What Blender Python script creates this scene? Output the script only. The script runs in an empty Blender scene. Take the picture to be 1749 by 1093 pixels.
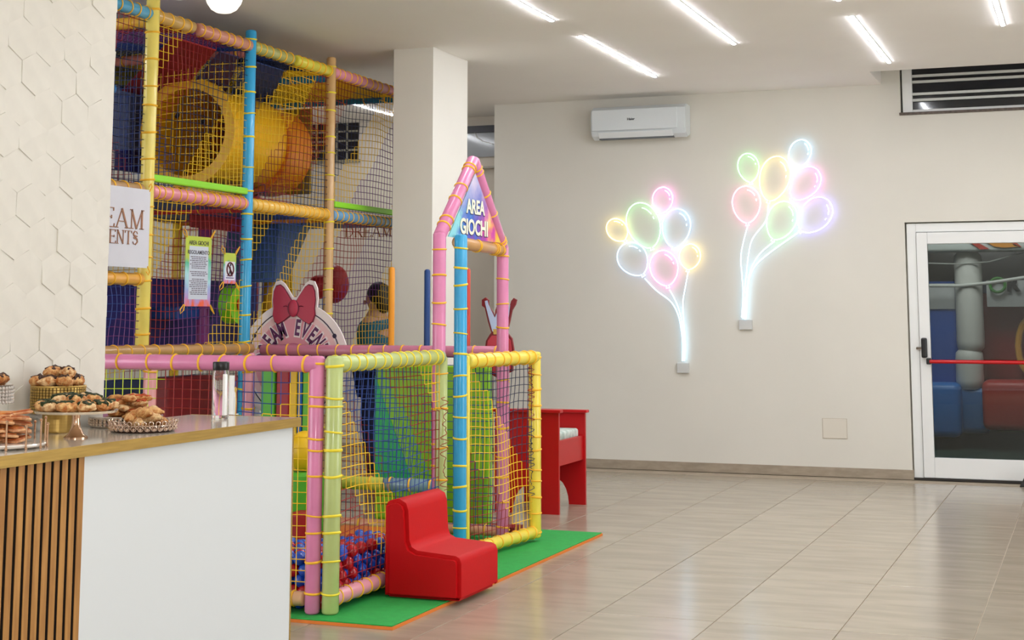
import bpy, bmesh, math, random
from mathutils import Vector, Matrix, Euler, Quaternion
random.seed(7)
PI = math.pi
S = bpy.context.scene
C = S.collection

# ---------------------------------------------------------------- camera
FPX, CX, CY, CAMZ = 2580.36, 874.5, 207.2, 1.4
YAW, PIT = 0.364368, 0.127077
FW = Vector((-math.sin(YAW)*math.cos(PIT), math.cos(YAW)*math.cos(PIT), math.sin(PIT)))
RT = Vector((math.cos(YAW), math.sin(YAW), 0))
UP = RT.cross(FW)
cam_d = bpy.data.cameras.new('camera'); cam = bpy.data.objects.new('camera', cam_d); C.objects.link(cam)
cam.matrix_world = Matrix(((RT.x, UP.x, -FW.x, 0), (RT.y, UP.y, -FW.y, 0), (RT.z, UP.z, -FW.z, CAMZ), (0, 0, 0, 1)))
cam_d.sensor_width = 36; cam_d.lens = FPX/1749*36
cam_d.shift_y = (CY-546.5)/1749
cam_d.clip_end = 200
S.camera = cam

# ---------------------------------------------------------------- light
w = bpy.data.worlds.new('world'); S.world = w; w.use_nodes = True
bg = w.node_tree.nodes['Background']; bg.inputs[0].default_value = (0.95, 0.98, 1.0, 1); bg.inputs[1].default_value = 4.0
fl = bpy.data.lights.new('camera_flash', 'POINT'); fl.energy = 210; fl.color = (.98, .99, 1); fl.shadow_soft_size = 0.05
flo = bpy.data.objects.new('camera_flash', fl); C.objects.link(flo); flo.location = (-0.25, -0.05, 1.66)
ol = bpy.data.lights.new('castle_fill', 'AREA'); ol.energy = 95; ol.size = 1.5; ol.color = (1, .95, .85)
olo = bpy.data.objects.new('castle_fill', ol); C.objects.link(olo); olo.location = (-1.2, 15.2, 3.6); olo.rotation_euler = (0.5, 0, 0)  # added area fill that brightens the bouncy castle
LED_STRENGTH = 112
S.view_settings.view_transform = 'Standard'; S.view_settings.look = 'None'
S.view_settings.exposure = 0.08; S.view_settings.gamma = 1; S.view_settings.use_curve_mapping = False

def at(px, py, ax, v):
    d = RT*((px-CX)/FPX) - UP*((py-CY)/FPX) + FW
    i = 'XYZ'.index(ax); o = Vector((0, 0, CAMZ)); t = (v-o[i])/d[i]
    return o + d*t

# ---------------------------------------------------------------- materials
def lin(h):
    r = [int(h[i:i+2], 16)/255 for i in (0, 2, 4)]
    return tuple(c/12.92 if c <= .04045 else ((c+.055)/1.055)**2.4 for c in r) + (1,)
MC = {}
def mat(h, rough=.5, metal=0, name=None, em=0, noise=0.0, nscale=8, bump=0, bscale=60, trans=0, coat=0, alpha=1, h2=None, stretch=None, rnd=0, ior=1.45):
    key = (h, rough, metal, name, em, noise, nscale, bump, bscale, trans, coat, alpha, h2, stretch, rnd)
    if key in MC: return MC[key]
    m = bpy.data.materials.new(name or 'finish_'+h); m.use_nodes = True
    nt = m.node_tree; N = nt.nodes; L = nt.links; b = N['Principled BSDF']
    b.inputs['Base Color'].default_value = lin(h); b.inputs['Roughness'].default_value = rough
    b.inputs['Metallic'].default_value = metal; b.inputs['IOR'].default_value = ior
    if coat: b.inputs['Coat Weight'].default_value = coat; b.inputs['Coat Roughness'].default_value = .12
    if trans: b.inputs['Transmission Weight'].default_value = trans
    if alpha < 1: b.inputs['Alpha'].default_value = alpha
    if em:
        b.inputs['Emission Color'].default_value = lin(h); b.inputs['Emission Strength'].default_value = em
    co = None
    if noise or bump:
        tc = N.new('ShaderNodeTexCoord'); mp = N.new('ShaderNodeMapping'); L.new(tc.outputs['Object'], mp.inputs[0]); co = mp
        if stretch: mp.inputs['Scale'].default_value = stretch
    if noise or rnd:
        c1 = Vector(lin(h)[:3]); c2 = Vector(lin(h2)[:3]) if h2 else c1*(1-noise)
        mx = N.new('ShaderNodeMix'); mx.data_type = 'RGBA'
        mx.inputs[6].default_value = (*c1, 1); mx.inputs[7].default_value = (*c2, 1)
        if noise:
            nz = N.new('ShaderNodeTexNoise'); nz.inputs['Scale'].default_value = nscale; nz.inputs['Detail'].default_value = 4
            L.new(co.outputs[0], nz.inputs[0])
            mr = N.new('ShaderNodeMapRange'); mr.inputs[1].default_value = .35; mr.inputs[2].default_value = .65
            L.new(nz.outputs[0], mr.inputs[0])
            if rnd:
                oi = N.new('ShaderNodeObjectInfo'); ad = N.new('ShaderNodeMath'); ad.operation = 'MULTIPLY_ADD'
                L.new(oi.outputs['Random'], ad.inputs[0]); ad.inputs[1].default_value = rnd; L.new(mr.outputs[0], ad.inputs[2])
                va = N.new('ShaderNodeVectorMath'); va.operation = 'SCALE'; va.inputs[0].default_value = (37, 19, 11)
                L.new(oi.outputs['Random'], va.inputs['Scale']); L.new(va.outputs[0], mp.inputs['Location'])
                sb = N.new('ShaderNodeMath'); sb.operation = 'SUBTRACT'; sb.use_clamp = True; sb.inputs[1].default_value = rnd/2
                L.new(ad.outputs[0], sb.inputs[0]); L.new(sb.outputs[0], mx.inputs[0])
            else: L.new(mr.outputs[0], mx.inputs[0])
        L.new(mx.outputs[2], b.inputs['Base Color'])
    if bump:
        n2 = N.new('ShaderNodeTexNoise'); n2.inputs['Scale'].default_value = bscale; n2.inputs['Detail'].default_value = 3
        L.new(co.outputs[0], n2.inputs[0]); bp = N.new('ShaderNodeBump'); bp.inputs['Strength'].default_value = bump; bp.inputs['Distance'].default_value = .01
        L.new(n2.outputs[0], bp.inputs['Height']); L.new(bp.outputs[0], b.inputs['Normal'])
    MC[key] = m; return m

def foam(h): return mat(h, .27, 0, 'foam_'+h, bump=.12, bscale=28, coat=.3, noise=.12, nscale=5)
PLASTER = mat('E0DCD2', .75, name='plaster', noise=.04, nscale=1.5, bump=.03, bscale=90)
CEILM = mat('F6F2ED', .8, name='ceiling_paint', noise=.03, nscale=1)
COLM = mat('DFDBD2', .7, name='column_paint', noise=.03, nscale=2)
WHITE = mat('ECECEA', .35, name='white_lacquer'); PVC = mat('E9EAE9', .3, name='white_frame')
GOLD = mat('C4A25A', .42, .75, 'brushed_gold', noise=.2, nscale=6, stretch=(1, 1, 20))
ROSE = mat('D9B59A', .12, 1, 'rose_gold'); SILV = mat('C8C0B8', .12, 1, 'polished_silver')
TIE = mat('F2B62A', .45, name='yellow_tie'); TIEL = mat('E8D432', .45, name='lemon_tie')
BLACK = mat('141416', .35, name='black_plastic'); RED = mat('B80008', .55, name='red_vinyl', bump=.05, bscale=120, ior=1.3)
REDL = mat('B50D14', .35, name='red_lacquer')

# ---------------------------------------------------------------- helpers
def obj(name, me, m=None, parent=None, loc=None, rot=None):
    if isinstance(me, bmesh.types.BMesh):
        d = bpy.data.meshes.new(name); me.to_mesh(d); me.free(); me = d
    if m is not None and len(me.materials) == 0:
        for q in (m if isinstance(m, (list, tuple)) else [m]): me.materials.append(q)
    o = bpy.data.objects.new(name, me); C.objects.link(o)
    if parent: o.parent = parent
    if loc is not None: o.location = loc
    if rot is not None: o.rotation_euler = rot
    return o
def tag(o, label=None, cat=None, group=None, kind=None):
    if label: o['label'] = label
    if cat: o['category'] = cat
    if group: o['group'] = group
    if kind: o['kind'] = kind
    return o
def thing(name, label, cat, loc=(0, 0, 0), group=None, rz=0):
    o = bpy.data.objects.new(name, None); C.objects.link(o); o.location = loc; o.rotation_euler = (0, 0, rz); o.empty_display_size = .1
    return tag(o, label, cat, group)
def world_child(name, me, m, parent, **k):       # mesh given in world coordinates, parent only translated
    o = obj(name, me, m, parent, **k)
    if loc_of(parent) and 'loc' not in k: o.location = -parent.location
    return o
def loc_of(p): return p is not None
def box(bm, x0, x1, y0, y1, z0, z1, bev=0, M=None, mi=0):
    r = bmesh.ops.create_cube(bm, size=1)
    vs = r['verts']
    for v in vs: v.co = Vector(((x0+x1)/2+v.co.x*(x1-x0), (y0+y1)/2+v.co.y*(y1-y0), (z0+z1)/2+v.co.z*(z1-z0)))
    fs = set(f for v in vs for f in v.link_faces)
    for f in fs: f.material_index = mi
    if M: bmesh.ops.transform(bm, matrix=M, verts=vs)
    if bev:
        es = list(set(e for v in vs for e in v.link_edges))
        bmesh.ops.bevel(bm, geom=es, offset=bev, segments=3 if bev > .012 else 2, profile=.5, affect='EDGES')
    return bm
def BOX(*a, **k): return box(bmesh.new(), *a, **k)
def smooth(me_or_o, ang=40):
    me = me_or_o.data if hasattr(me_or_o, 'data') else me_or_o
    for p in me.polygons: p.use_smooth = True
    try: me.set_sharp_from_angle(angle=math.radians(ang))
    except Exception: pass
    return me_or_o
def frame(d):
    d = d.normalized(); a = Vector((0, 0, 1)) if abs(d.z) < .9 else Vector((1, 0, 0))
    u = d.cross(a).normalized(); return u, d.cross(u)
def tube(bm, pts, r, seg=12, cap=True, closed=False, rs=None):
    pts = [Vector(p) for p in pts]; n = len(pts); rings = []; u = None
    for i, p in enumerate(pts):
        if closed: d = pts[(i+1) % n]-pts[i-1]
        else: d = pts[min(i+1, n-1)]-pts[max(i-1, 0)]
        if d.length < 1e-9: d = Vector((0, 0, 1))
        d.normalize()
        if u is None: u, _ = frame(d)
        u = (u-d*u.dot(d)).normalized(); v = d.cross(u)
        rr = rs[i] if rs else r
        rings.append([bm.verts.new(p+(u*math.cos(2*PI*k/seg)+v*math.sin(2*PI*k/seg))*rr) for k in range(seg)])
    for i in range(n if closed else n-1):
        a, b = rings[i], rings[(i+1) % n]
        for k in range(seg): bm.faces.new((a[k], a[(k+1) % seg], b[(k+1) % seg], b[k]))
    if cap and not closed:
        bm.faces.new(rings[0][::-1]); bm.faces.new(rings[-1])
    return bm
def rod(bm, a, b, r, seg=16, e=.012):            # straight foam tube, softly rounded ends
    a = Vector(a); b = Vector(b); d = (b-a).normalized(); e = min(e, r*.6)
    return tube(bm, [a, a+d*e*.35, a+d*e, b-d*e, b-d*e*.35, b], r, seg, rs=[r-e, r-e*.35, r, r, r-e*.35, r-e])
def lathe(bm, prof, seg=32, c=(0, 0, 0), cap=True):
    rings = []
    for r, z in prof:
        rings.append([bm.verts.new((c[0]+r*math.cos(2*PI*k/seg), c[1]+r*math.sin(2*PI*k/seg), c[2]+z)) for k in range(seg)])
    for a, b in zip(rings, rings[1:]):
        for k in range(seg): bm.faces.new((a[k], a[(k+1) % seg], b[(k+1) % seg], b[k]))
    if cap:
        bm.faces.new(rings[0][::-1]); bm.faces.new(rings[-1])
    return bm
def prism(bm, pts, d, flip=False):               # planar polygon extruded by vector d
    pts = [Vector(p) for p in pts]; d = Vector(d)
    a = [bm.verts.new(p) for p in pts]; b = [bm.verts.new(p+d) for p in pts]; n = len(pts)
    bm.faces.new(a[::-1]); bm.faces.new(b)
    for i in range(n): bm.faces.new((a[i], a[(i+1) % n], b[(i+1) % n], b[i]))
    bmesh.ops.recalc_face_normals(bm, faces=bm.faces[:])
    return bm
# tie ring, unit radius about z, shared mesh
def ring_mesh(m, name, thick=.1):
    bm = bmesh.new(); tube(bm, [(math.cos(2*PI*k/18), math.sin(2*PI*k/18), 0) for k in range(18)], thick, 6, closed=True)
    d = bpy.data.meshes.new(name); bm.to_mesh(d); bm.free(); d.materials.append(m); smooth(d); return d
RING, RINGL = ring_mesh(TIE, 'tie', .13), ring_mesh(TIEL, 'tie', .13)
def ties(a, b, r, parent, ts, ring=None, tilt=.12, ploc=Vector((0, 0, 0))):
    a = Vector(a); b = Vector(b); q = (b-a).to_track_quat('Z', 'Y')
    for t in ts:
        o = bpy.data.objects.new('tie', ring or RING); C.objects.link(o); o.parent = parent
        e = Euler((random.uniform(-tilt, tilt), random.uniform(-tilt, tilt), 0)).to_quaternion()
        o.rotation_mode = 'QUATERNION'; o.rotation_quaternion = q @ e
        o.location = a.lerp(b, t)-ploc; s = r*1.0; o.scale = (s*1.02, s*1.02, s*random.uniform(.9, 1.5))
def post(name, parent, a, b, r, h, n=0, ring=None, ts=None, label=None):
    o = obj(name, rod(bmesh.new(), a, b, r), foam(h), parent); smooth(o)
    o.location = -parent.location if parent else (0, 0, 0)
    if label: o['label'] = label
    if ts is None: ts = [(i+.5+random.uniform(-.15, .15))/n for i in range(n)]
    ties(a, b, r, o, ts, ring)
    return o
# knotted net: one mesh, colour by diagonal bands
NETC = {'y': mat('F0C31C', .5, name='yellow_cord'), 'b': mat('1C3F8C', .5, name='blue_cord'), 'r': mat('8E1512', .5, name='red_cord'),
        'p': mat('6A2C74', .5, name='purple_cord'), 'l': mat('C6D92A', .5, name='lime_cord'), 'k': mat('202848', .5, name='navy_cord'), 'o': mat('E08A2A', .5, name='orange_cord')}
KEYS = list(NETC)
def net(parent, O, U, V, bands, k=0.0, cell=.05, r=.0026, sag=.012, name='net', sfun=None, clip=None):
    O, U, V = Vector(O), Vector(U), Vector(V); nu = max(2, round(U.length/cell)); nv = max(2, round(V.length/cell))
    N = U.cross(V).normalized(); ph = [random.uniform(0, 6.28) for _ in range(4)]
    def P(i, j):
        s, t = i/nu, j/nv; e = 4*min(s, 1-s, t, 1-t, .25)
        a = sag*e*(math.sin(5*t+ph[0]+7*s)+.6*math.sin(11*s+ph[1])); c = sag*e*(math.sin(6*s+ph[2])+.6*math.sin(9*t+4*s+ph[3]))
        return O+U*s+V*t+U.normalized()*a*.6+V.normalized()*c+N*a*.8
    G = [[P(i, j) for j in range(nv+1)] for i in range(nu+1)]
    vs, fs, mi = [], [], []
    def seg(a, b):
        m_ = (a+b)/2
        if clip and not clip(m_): return
        s = sfun(m_) if sfun else m_.y+k*m_.z
        key = bands[-1][1]
        for th, c in bands:
            if s < th: key = c; break
        d = (b-a).normalized(); u, v = frame(d); n0 = len(vs)
        for p in (a, b):
            for q in range(3):
                an = 2*PI*q/3; vs.append(p+(u*math.cos(an)+v*math.sin(an))*r)
        for q in range(3):
            fs.append((n0+q, n0+(q+1) % 3, n0+3+(q+1) % 3, n0+3+q)); mi.append(KEYS.index(key))
    for i in range(nu+1):
        for j in range(nv+1):
            if i < nu: seg(G[i][j], G[i+1][j])
            if j < nv: seg(G[i][j], G[i][j+1])
    me = bpy.data.meshes.new(name); me.from_pydata(vs, [], fs); me.polygons.foreach_set('material_index', mi)
    for kx in KEYS: me.materials.append(NETC[kx])
    o = obj(name, me, None, parent); o['kind'] = 'stuff'
    if parent: o.location = -parent.location
    return o
# lettering from Blender's built-in font -> mesh
def text_mesh(s, size=1, offset=0, ext=.01, shear=0):
    cu = bpy.data.curves.new('t', 'FONT'); cu.body = s; cu.size = size; cu.offset = offset; cu.extrude = ext; cu.align_x = 'CENTER'; cu.shear = shear
    cu.resolution_u = 3
    o = bpy.data.objects.new('t', cu); C.objects.link(o); dg = bpy.context.evaluated_depsgraph_get(); dg.update()
    me = bpy.data.meshes.new_from_object(o.evaluated_get(dg)); bpy.data.objects.remove(o); me.materials.clear(); return me
# serif capitals drawn as strokes (x, y in 0..1)
SER = {'E': ([[(.12, 0), (.12, 1)]], [[(.12, 1), (.62, 1), (.62, .85)], [(.12, .52), (.5, .52)], [(.5, .6), (.5, .44)], [(.12, 0), (.66, 0), (.68, .17)], [(.02, 0), (.2, 0)], [(.02, 1), (.2, 1)]], .72),
 'A': ([[(.4, 1), (.74, 0)]], [[(.4, 1), (.08, 0)], [(.18, .33), (.62, .33)], [(0, 0), (.18, 0)], [(.62, 0), (.86, 0)]], .86),
 'M': ([[(.14, 1), (.46, 0)], [(.8, 1), (.8, 0)]], [[(.14, 1), (.14, 0)], [(.46, 0), (.8, 1)], [(.04, 0), (.24, 0)], [(.68, 0), (.92, 0)], [(.04, 1), (.18, 1)], [(.78, 1), (.92, 1)]], .98),
 'N': ([[(.12, 1), (.7, 0)]], [[(.12, 1), (.12, 0)], [(.7, 0), (.7, 1)], [(.02, 0), (.22, 0)], [(.02, 1), (.16, 1)], [(.6, 1), (.8, 1)]], .84),
 'T': ([[(.38, 0), (.38, 1)]], [[(.04, .84), (.05, 1), (.71, 1), (.72, .84)], [(.28, 0), (.48, 0)]], .78),
 'S': ([[(.5, .62), (.14, .7), (.1, .84), (.26, 1)], [(.16, .5), (.5, .4), (.54, .2), (.34, 0)]], [[(.26, 1), (.44, .98), (.52, .82)], [(.34, 0), (.14, .04), (.06, .2)], [(.14, .66), (.5, .44)]], .64),
 'D': ([[(.12, 0), (.12, 1)], [(.68, .72), (.73, .5), (.68, .28)]], [[(.02, 1), (.42, 1), (.68, .72)], [(.02, 0), (.42, 0), (.68, .28)]], .84),
 'R': ([[(.12, 0), (.12, 1)], [(.34, .5), (.68, 0)]], [[(.02, 1), (.4, 1), (.56, .86), (.56, .64), (.4, .5), (.12, .5)], [(.02, 0), (.22, 0)], [(.64, 0), (.8, 0)]], .8),
 'V': ([[(.04, 1), (.4, 0)]], [[(.4, 0), (.72, 1)], [(-.04, 1), (.16, 1)], [(.62, 1), (.82, 1)]], .8)}
def serif_text(s, h, depth=.004):                 # in xz-plane of local frame (x right, y up), returns list of (bm, x)
    out = []; x = 0
    for ch in s:
        if ch == ' ': x += .4*h; continue
        th, tn, wd = SER[ch]; bm = bmesh.new()
        for L_, tk in ((th, .075), (tn, .035)):
            for pl in L_:
                for a, b in zip(pl, pl[1:]):
                    A = Vector((a[0]*h, a[1]*h, 0)); B = Vector((b[0]*h, b[1]*h, 0)); d = (B-A).normalized(); n = Vector((-d.y, d.x, 0))*tk*h*.62
                    A -= d*tk*h*.3; B += d*tk*h*.3
                    prism(bm, [A-n, B-n, B+n, A+n], (0, 0, depth))
        out.append((bm, x)); x += wd*h*1.03
    return out, x
def blob(bm, c, rx, ry, rz, sub=2, amp=.12, M=None, fr=3):
    r = bmesh.ops.create_icosphere(bm, subdivisions=sub, radius=1); ph = [random.uniform(0, 6.28) for _ in range(6)]
    for v in r['verts']:
        p = v.co; k = 1+amp*(math.sin(fr*p.x+ph[0])*math.cos(fr*p.y+ph[1])+.5*math.sin(2*fr*p.z+ph[2])*math.sin(2*fr*p.x+ph[3]))
        v.co = Vector((p.x*rx*k, p.y*ry*k, p.z*rz*k))
    if M: bmesh.ops.transform(bm, matrix=M, verts=r['verts'])
    for v in r['verts']: v.co += Vector(c)
    return bm
def struct(name, bm, m, label=None, parent=None):
    o = obj(name, bm, m, parent)
    if not parent: o['kind'] = 'structure'
    if label: o['label'] = label
    return o

# ================================================================ ROOM
YW, CZ = 13.53, 3.42
GROUT = mat('A89A86', .8, name='grout')
TILE = mat('A89D8B', .19, name='stone_tile', noise=.3, h2='9B907E', nscale=2.4, stretch=(1, 4, 1), rnd=.5, bump=.012, bscale=30)
floor = struct('floor', BOX(-9, 4, -3, 14.3, -.15, -.004), GROUT, 'beige stone tiled floor')
bm = BOX(-.2825, .2825, -.618, .618, -.008, 0, bev=.0018); tm = bpy.data.meshes.new('tile'); bm.to_mesh(tm); bm.free(); tm.materials.append(TILE)
for i in range(-11, 7):
    for j in range(-5, 6):
        x = -1.9725+.57*i; y = 7.66+1.242*j
        if y > 13.6: continue
        if x < -7.6 or y < 2.5: continue
        o = obj('tile', tm, None, floor, (x, y, 0))
# ceiling with stepped recess over the high window
bm = bmesh.new(); box(bm, -9, -1.66, -3, 14.4, CZ, CZ+.2); box(bm, -1.66, 4, -3, 12.77, CZ, CZ+.2); box(bm, -1.7, -1.66, 12.77, 13.6, CZ+.2, 4.0)
box(bm, -1.66, 4, 12.72, 12.77, CZ+.2, 4.0); box(bm, -1.7, 4, 12.72, 13.8, 4.0, 4.1)
struct('ceiling', bm, CEILM, 'flat plastered ceiling')
# back wall with door and high window openings
bm = bmesh.new()
box(bm, -5.343, -1.5, YW, YW+.28, 0, 4.0); box(bm, -1.5, 4, YW, YW+.28, 2.195, 3.135); box(bm, -.2, 4, YW, YW+.28, 0, 2.195)
box(bm, 2.2, 4, YW, YW+.28, 3.135, 4.0); box(bm, -5.343, -5.1, YW+.28, 14.3, 0, 4.0); box(bm, -1.5, 2.2, YW, YW+.28, 3.9, 4.0)
struct('wall_back', bm, PLASTER, 'beige plastered back wall')
bm = bmesh.new(); box(bm, -9, -5.343, 14.3, 14.5, 0, 3.5)
struct('wall_recess', bm, mat('CFC6B8', .8, name='recess_paint'), 'far wall behind the play frame')
struct('wall_left', BOX(-9.2, -9, 4, 14.4, 0, 3.5), PLASTER)
bm = bmesh.new(); box(bm, 4, 4.2, -3, 5.6, 0, 4.0); box(bm, 4, 4.2, 5.6, 14.4, 3.3, 4.0); box(bm, 4, 4.2, 9.48, 14.4, 0, 3.3); struct('wall_right', bm, PLASTER)
wn = thing('fill_opening', 'added opening on the right letting in fill light, outside the view', 'window', (4.05, 5.6, 0)); wn['kind'] = 'structure'; del wn['category']  # added opening, placed so world light reaches the far part of the room
bm = bmesh.new()
for k in range(3): box(bm, 0, .08, 1.91*k, 1.91*k+.06, 0, 3.3)
box(bm, 0, .08, 0, 3.88, 3.24, 3.3); box(bm, 0, .08, 0, 3.88, 0, .08); obj('window_frame', bm, PVC, wn)  # bars dressing the added light opening
struct('wall_front', BOX(-9.2, 4.2, -3.2, -3, 0, 3.5), PLASTER)
bm = bmesh.new(); box(bm, -3.4, -3.2, 13.9, 20, 0, 3.9); box(bm, 4.6, 4.8, 13.9, 20, 0, 3.9); box(bm, -3.4, 4.8, 20, 20.2, 0, 3.9); box(bm, -3.4, 4.8, 13.82, 20.2, 3.9, 4.0); box(bm, 4.2, 4.8, 13.82, 13.9, 0, 3.9)
struct('yard_light_block', bm, mat('3A3A38', .9, name='light_block_dark'), 'added dark box keeping world light off the yard outside')  # added enclosure that blocks world light so the castle stays dim
struct('wall_column', BOX(-4.93, -4.6, 10.38, 11.06, 0, CZ), COLM, 'square white plastered column')
BASEM = mat('A89A88', .4, name='skirting_stone', noise=.2, nscale=9, stretch=(1, 1, 3))
bm = bmesh.new(); box(bm, -5.36, -1.5, YW-.012, YW, 0, .082, bev=.002); box(bm, -1.5, -1.488, YW-.012, YW+.1, 0, .082)
struct('baseboard_back', bm, BASEM, 'grey-beige stone skirting')
struct('baseboard_recess', BOX(-9, -5.36, 14.288, 14.3, 0, .08), BASEM)
# textured wall beside the counter, faceted hexagonal relief tiles
RELM = mat('DAD6CC', .62, name='relief_plaster', noise=.05, nscale=12)
wl = struct('wall_counter', BOX(-3.75, -3.426, -3, 4.752, 0, CZ), RELM, 'white wall clad in faceted relief tiles')
def hextile(seed):
    rr = random.Random(seed); bm = bmesh.new(); W_, H_ = .152, .115; R = H_/1.5
    ax = (rr.uniform(-.35, .35)*W_/2, rr.uniform(-.35, .35)*R)
    ctr = bm.verts.new((rr.uniform(.005, .009), ax[0], ax[1])); rim = []
    for q in range(6):
        a = PI/6+q*PI/3; rim.append(bm.verts.new((rr.choice([.001, .002, .004, .006]), math.cos(a)*W_/2/math.cos(PI/6)*.995, math.sin(a)*R*.995)))
    base = [bm.verts.new((-.004, v.co.y, v.co.z)) for v in rim]
    for q in range(6):
        bm.faces.new((rim[q], rim[(q+1) % 6], ctr)); bm.faces.new((base[q], base[(q+1) % 6], rim[(q+1) % 6], rim[q]))
    bmesh.ops.recalc_face_normals(bm, faces=bm.faces[:])
    me = bpy.data.meshes.new('relief_tile'); bm.to_mesh(me); bm.free(); me.materials.append(RELM); return me
HX = [hextile(s) for s in range(7)]
for j in range(22):
    for i in range(13):
        y = 4.75-.076-.152*i-(.076 if j % 2 else 0); z = .97+.115*j
        if y > 2.7 and z < CZ-.03: obj('relief_tile', HX[random.randrange(7)], None, wl, (-3.427, y, z))

# LED strips
LEDM = mat('F6F9FF', .5, name='led_diffuser', em=LED_STRENGTH); ALU = mat('D8D8D6', .4, .6, name='aluminium')
def led(x, y0, y1, label):
    t = thing('led_strip_light', label, 'ceiling light', (x, (y0+y1)/2, CZ), 'linear ceiling lights'); l = (y1-y0)/2
    obj('housing', BOX(-.019, .019, -l-.01, l+.01, -.004, .0, bev=.001), ALU, t)
    obj('diffuser', BOX(-.011, .011, -l, l, -.008, -.004), LEDM, t)
for a in [(-3.41, 10.34, 12.375, 'thin white light strip on the ceiling just before the air conditioner'), (-3.41, 7.69, 9.72, 'thin white light strip cut by the top edge, left of the air conditioner'),
          (-2.43, 9.03, 11.06, 'thin white light strip between the air conditioner and the high window, top centre'), (-1.446, 10.29, 12.34, 'thin white light strip ending just before the high window'),
          (-1.446, 7.7, 9.73, 'white light strip whose tip touches the top edge of the view'), (-.5, 8.97, 11.0, 'rightmost thin white light strip at the top edge'),
          (-6.585, 11.86, 13.9, 'thin white light strip seen through the climbing net'), (-6.585, 5.5, 7.5, 'thin ceiling light strip over the climbing frame'),
          (-2.43, 5.6, 7.6, 'ceiling light strip overhead, second row'), (-.5, 5.6, 7.6, 'ceiling light strip overhead, near right'), (-1.446, 2.4, 4.4, 'ceiling light strip overhead, over the camera'),
          (.5, 10.3, 12.3, 'ceiling light strip right of the view, far'), (.5, 6.6, 8.6, 'ceiling light strip right of the view, near'), (-3.41, 1.4, 3.4, 'ceiling light strip over the bar'), (1.5, 3, 5, 'ceiling light strip right of the camera')]: led(*a)

# high window with horizontal louvres
GLASSD = mat('10141C', .06, 0, 'dark_glass', coat=.5)
wn = thing('window_1', 'high window with dark glass and pale horizontal louvre blades', 'window', (-1.5, YW, 3.135)); wn['kind'] = 'structure'; del wn['category']
bm = bmesh.new(); box(bm, .015, .1, .03, .09, .025, .77, bev=.003); box(bm, .1, 3.6, .03, .09, .025, .05, bev=.003); box(bm, .1, 3.6, .03, .09, .73, .77, bev=.003); box(bm, 3.6, 3.7, .03, .09, .025, .77)
obj('window_frame', bm, PVC, wn)
obj('pane', BOX(.1, 3.6, .07, .08, .05, .73), GLASSD, wn)
obj('window_sill', BOX(-.01, 3.7, -.03, .1, 0, .022, bev=.002), mat('6A5C52', .5, name='dark_marble', noise=.5, nscale=40), wn)
for z in (.123, .177, .285, .337, .45, .5): obj('louvre_blade', BOX(.1, 3.6, .035, .062, z, z+.024, bev=.004), mat('CFD2CE', .35, name='louvre_grey'), wn)

# glazed door
dx = -1.5
d = thing('door_1', 'white framed glass emergency door with red push bar', 'door', (dx, YW, 0)); d['kind'] = 'structure'; del d['category']
bm = bmesh.new(); box(bm, .012, .09, .03, .11, 0, 2.185, bev=.004); box(bm, 1.22, 1.3, .03, .11, 0, 2.185, bev=.004); box(bm, .09, 1.22, .03, .11, 2.11, 2.185, bev=.004)
obj('door_frame', bm, PVC, d)
bm = bmesh.new(); box(bm, .094, .185, .01, .07, .02, 2.105, bev=.005); box(bm, 1.13, 1.216, .01, .07, .02, 2.105, bev=.005)
box(bm, .185, 1.13, .01, .07, 2.005, 2.105, bev=.005); box(bm, .185, 1.13, .01, .07, .02, .19, bev=.005)
obj('door_leaf', bm, PVC, d)
gm = bpy.data.materials.new('door_glass'); gm.use_nodes = True; nt = gm.node_tree; nt.nodes.clear()
o_ = nt.nodes.new('ShaderNodeOutputMaterial'); mx = nt.nodes.new('ShaderNodeMixShader'); tr = nt.nodes.new('ShaderNodeBsdfTransparent'); gl = nt.nodes.new('ShaderNodeBsdfGlossy')
tr.inputs[0].default_value = (.62, .66, .68, 1); gl.inputs[0].default_value = (.8, .85, .9, 1); gl.inputs[1].default_value = .02
fr = nt.nodes.new('ShaderNodeFresnel'); fr.inputs[0].default_value = 1.5; nt.links.new(fr.outputs[0], mx.inputs[0])
nt.links.new(tr.outputs[0], mx.inputs[1]); nt.links.new(gl.outputs[0], mx.inputs[2]); nt.links.new(mx.outputs[0], o_.inputs[0])
obj('pane', BOX(.18, 1.135, .036, .044, .185, 2.01), gm, d)
bm = bmesh.new(); tube(bm, [(.178, -.045, 1.0), (1.14, -.045, 1.0)], .016, 16)
smooth(obj('push_bar', bm, mat('C01018', .25, name='bar_red'), d))
bm = bmesh.new(); box(bm, .11, .158, -.035, .01, 1.03, 1.2, bev=.012); box(bm, .15, .19, -.055, -.02, .975, 1.03, bev=.008)
obj('door_lock', bm, BLACK, d)
bm = bmesh.new(); tube(bm, [(.07, 0.02, 1.11), (.13, -.01, 1.11)], .014, 12); obj('lock_barrel', bm, SILV, d)
obj('threshold', BOX(.0, 1.3, -.005, .12, 0, .018), mat('2A2622', .5), d)
bm = bmesh.new(); prism(bm, [(-.625, 13.3, 0), (-.5, 13.3, 0), (-.5, 13.3, .15), (-.56, 13.3, .12)], (0, .1, 0)); tag(obj('door_stop', bm, BLACK), 'black wedge on the floor at the right end of the glass door', 'door stop')
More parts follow.
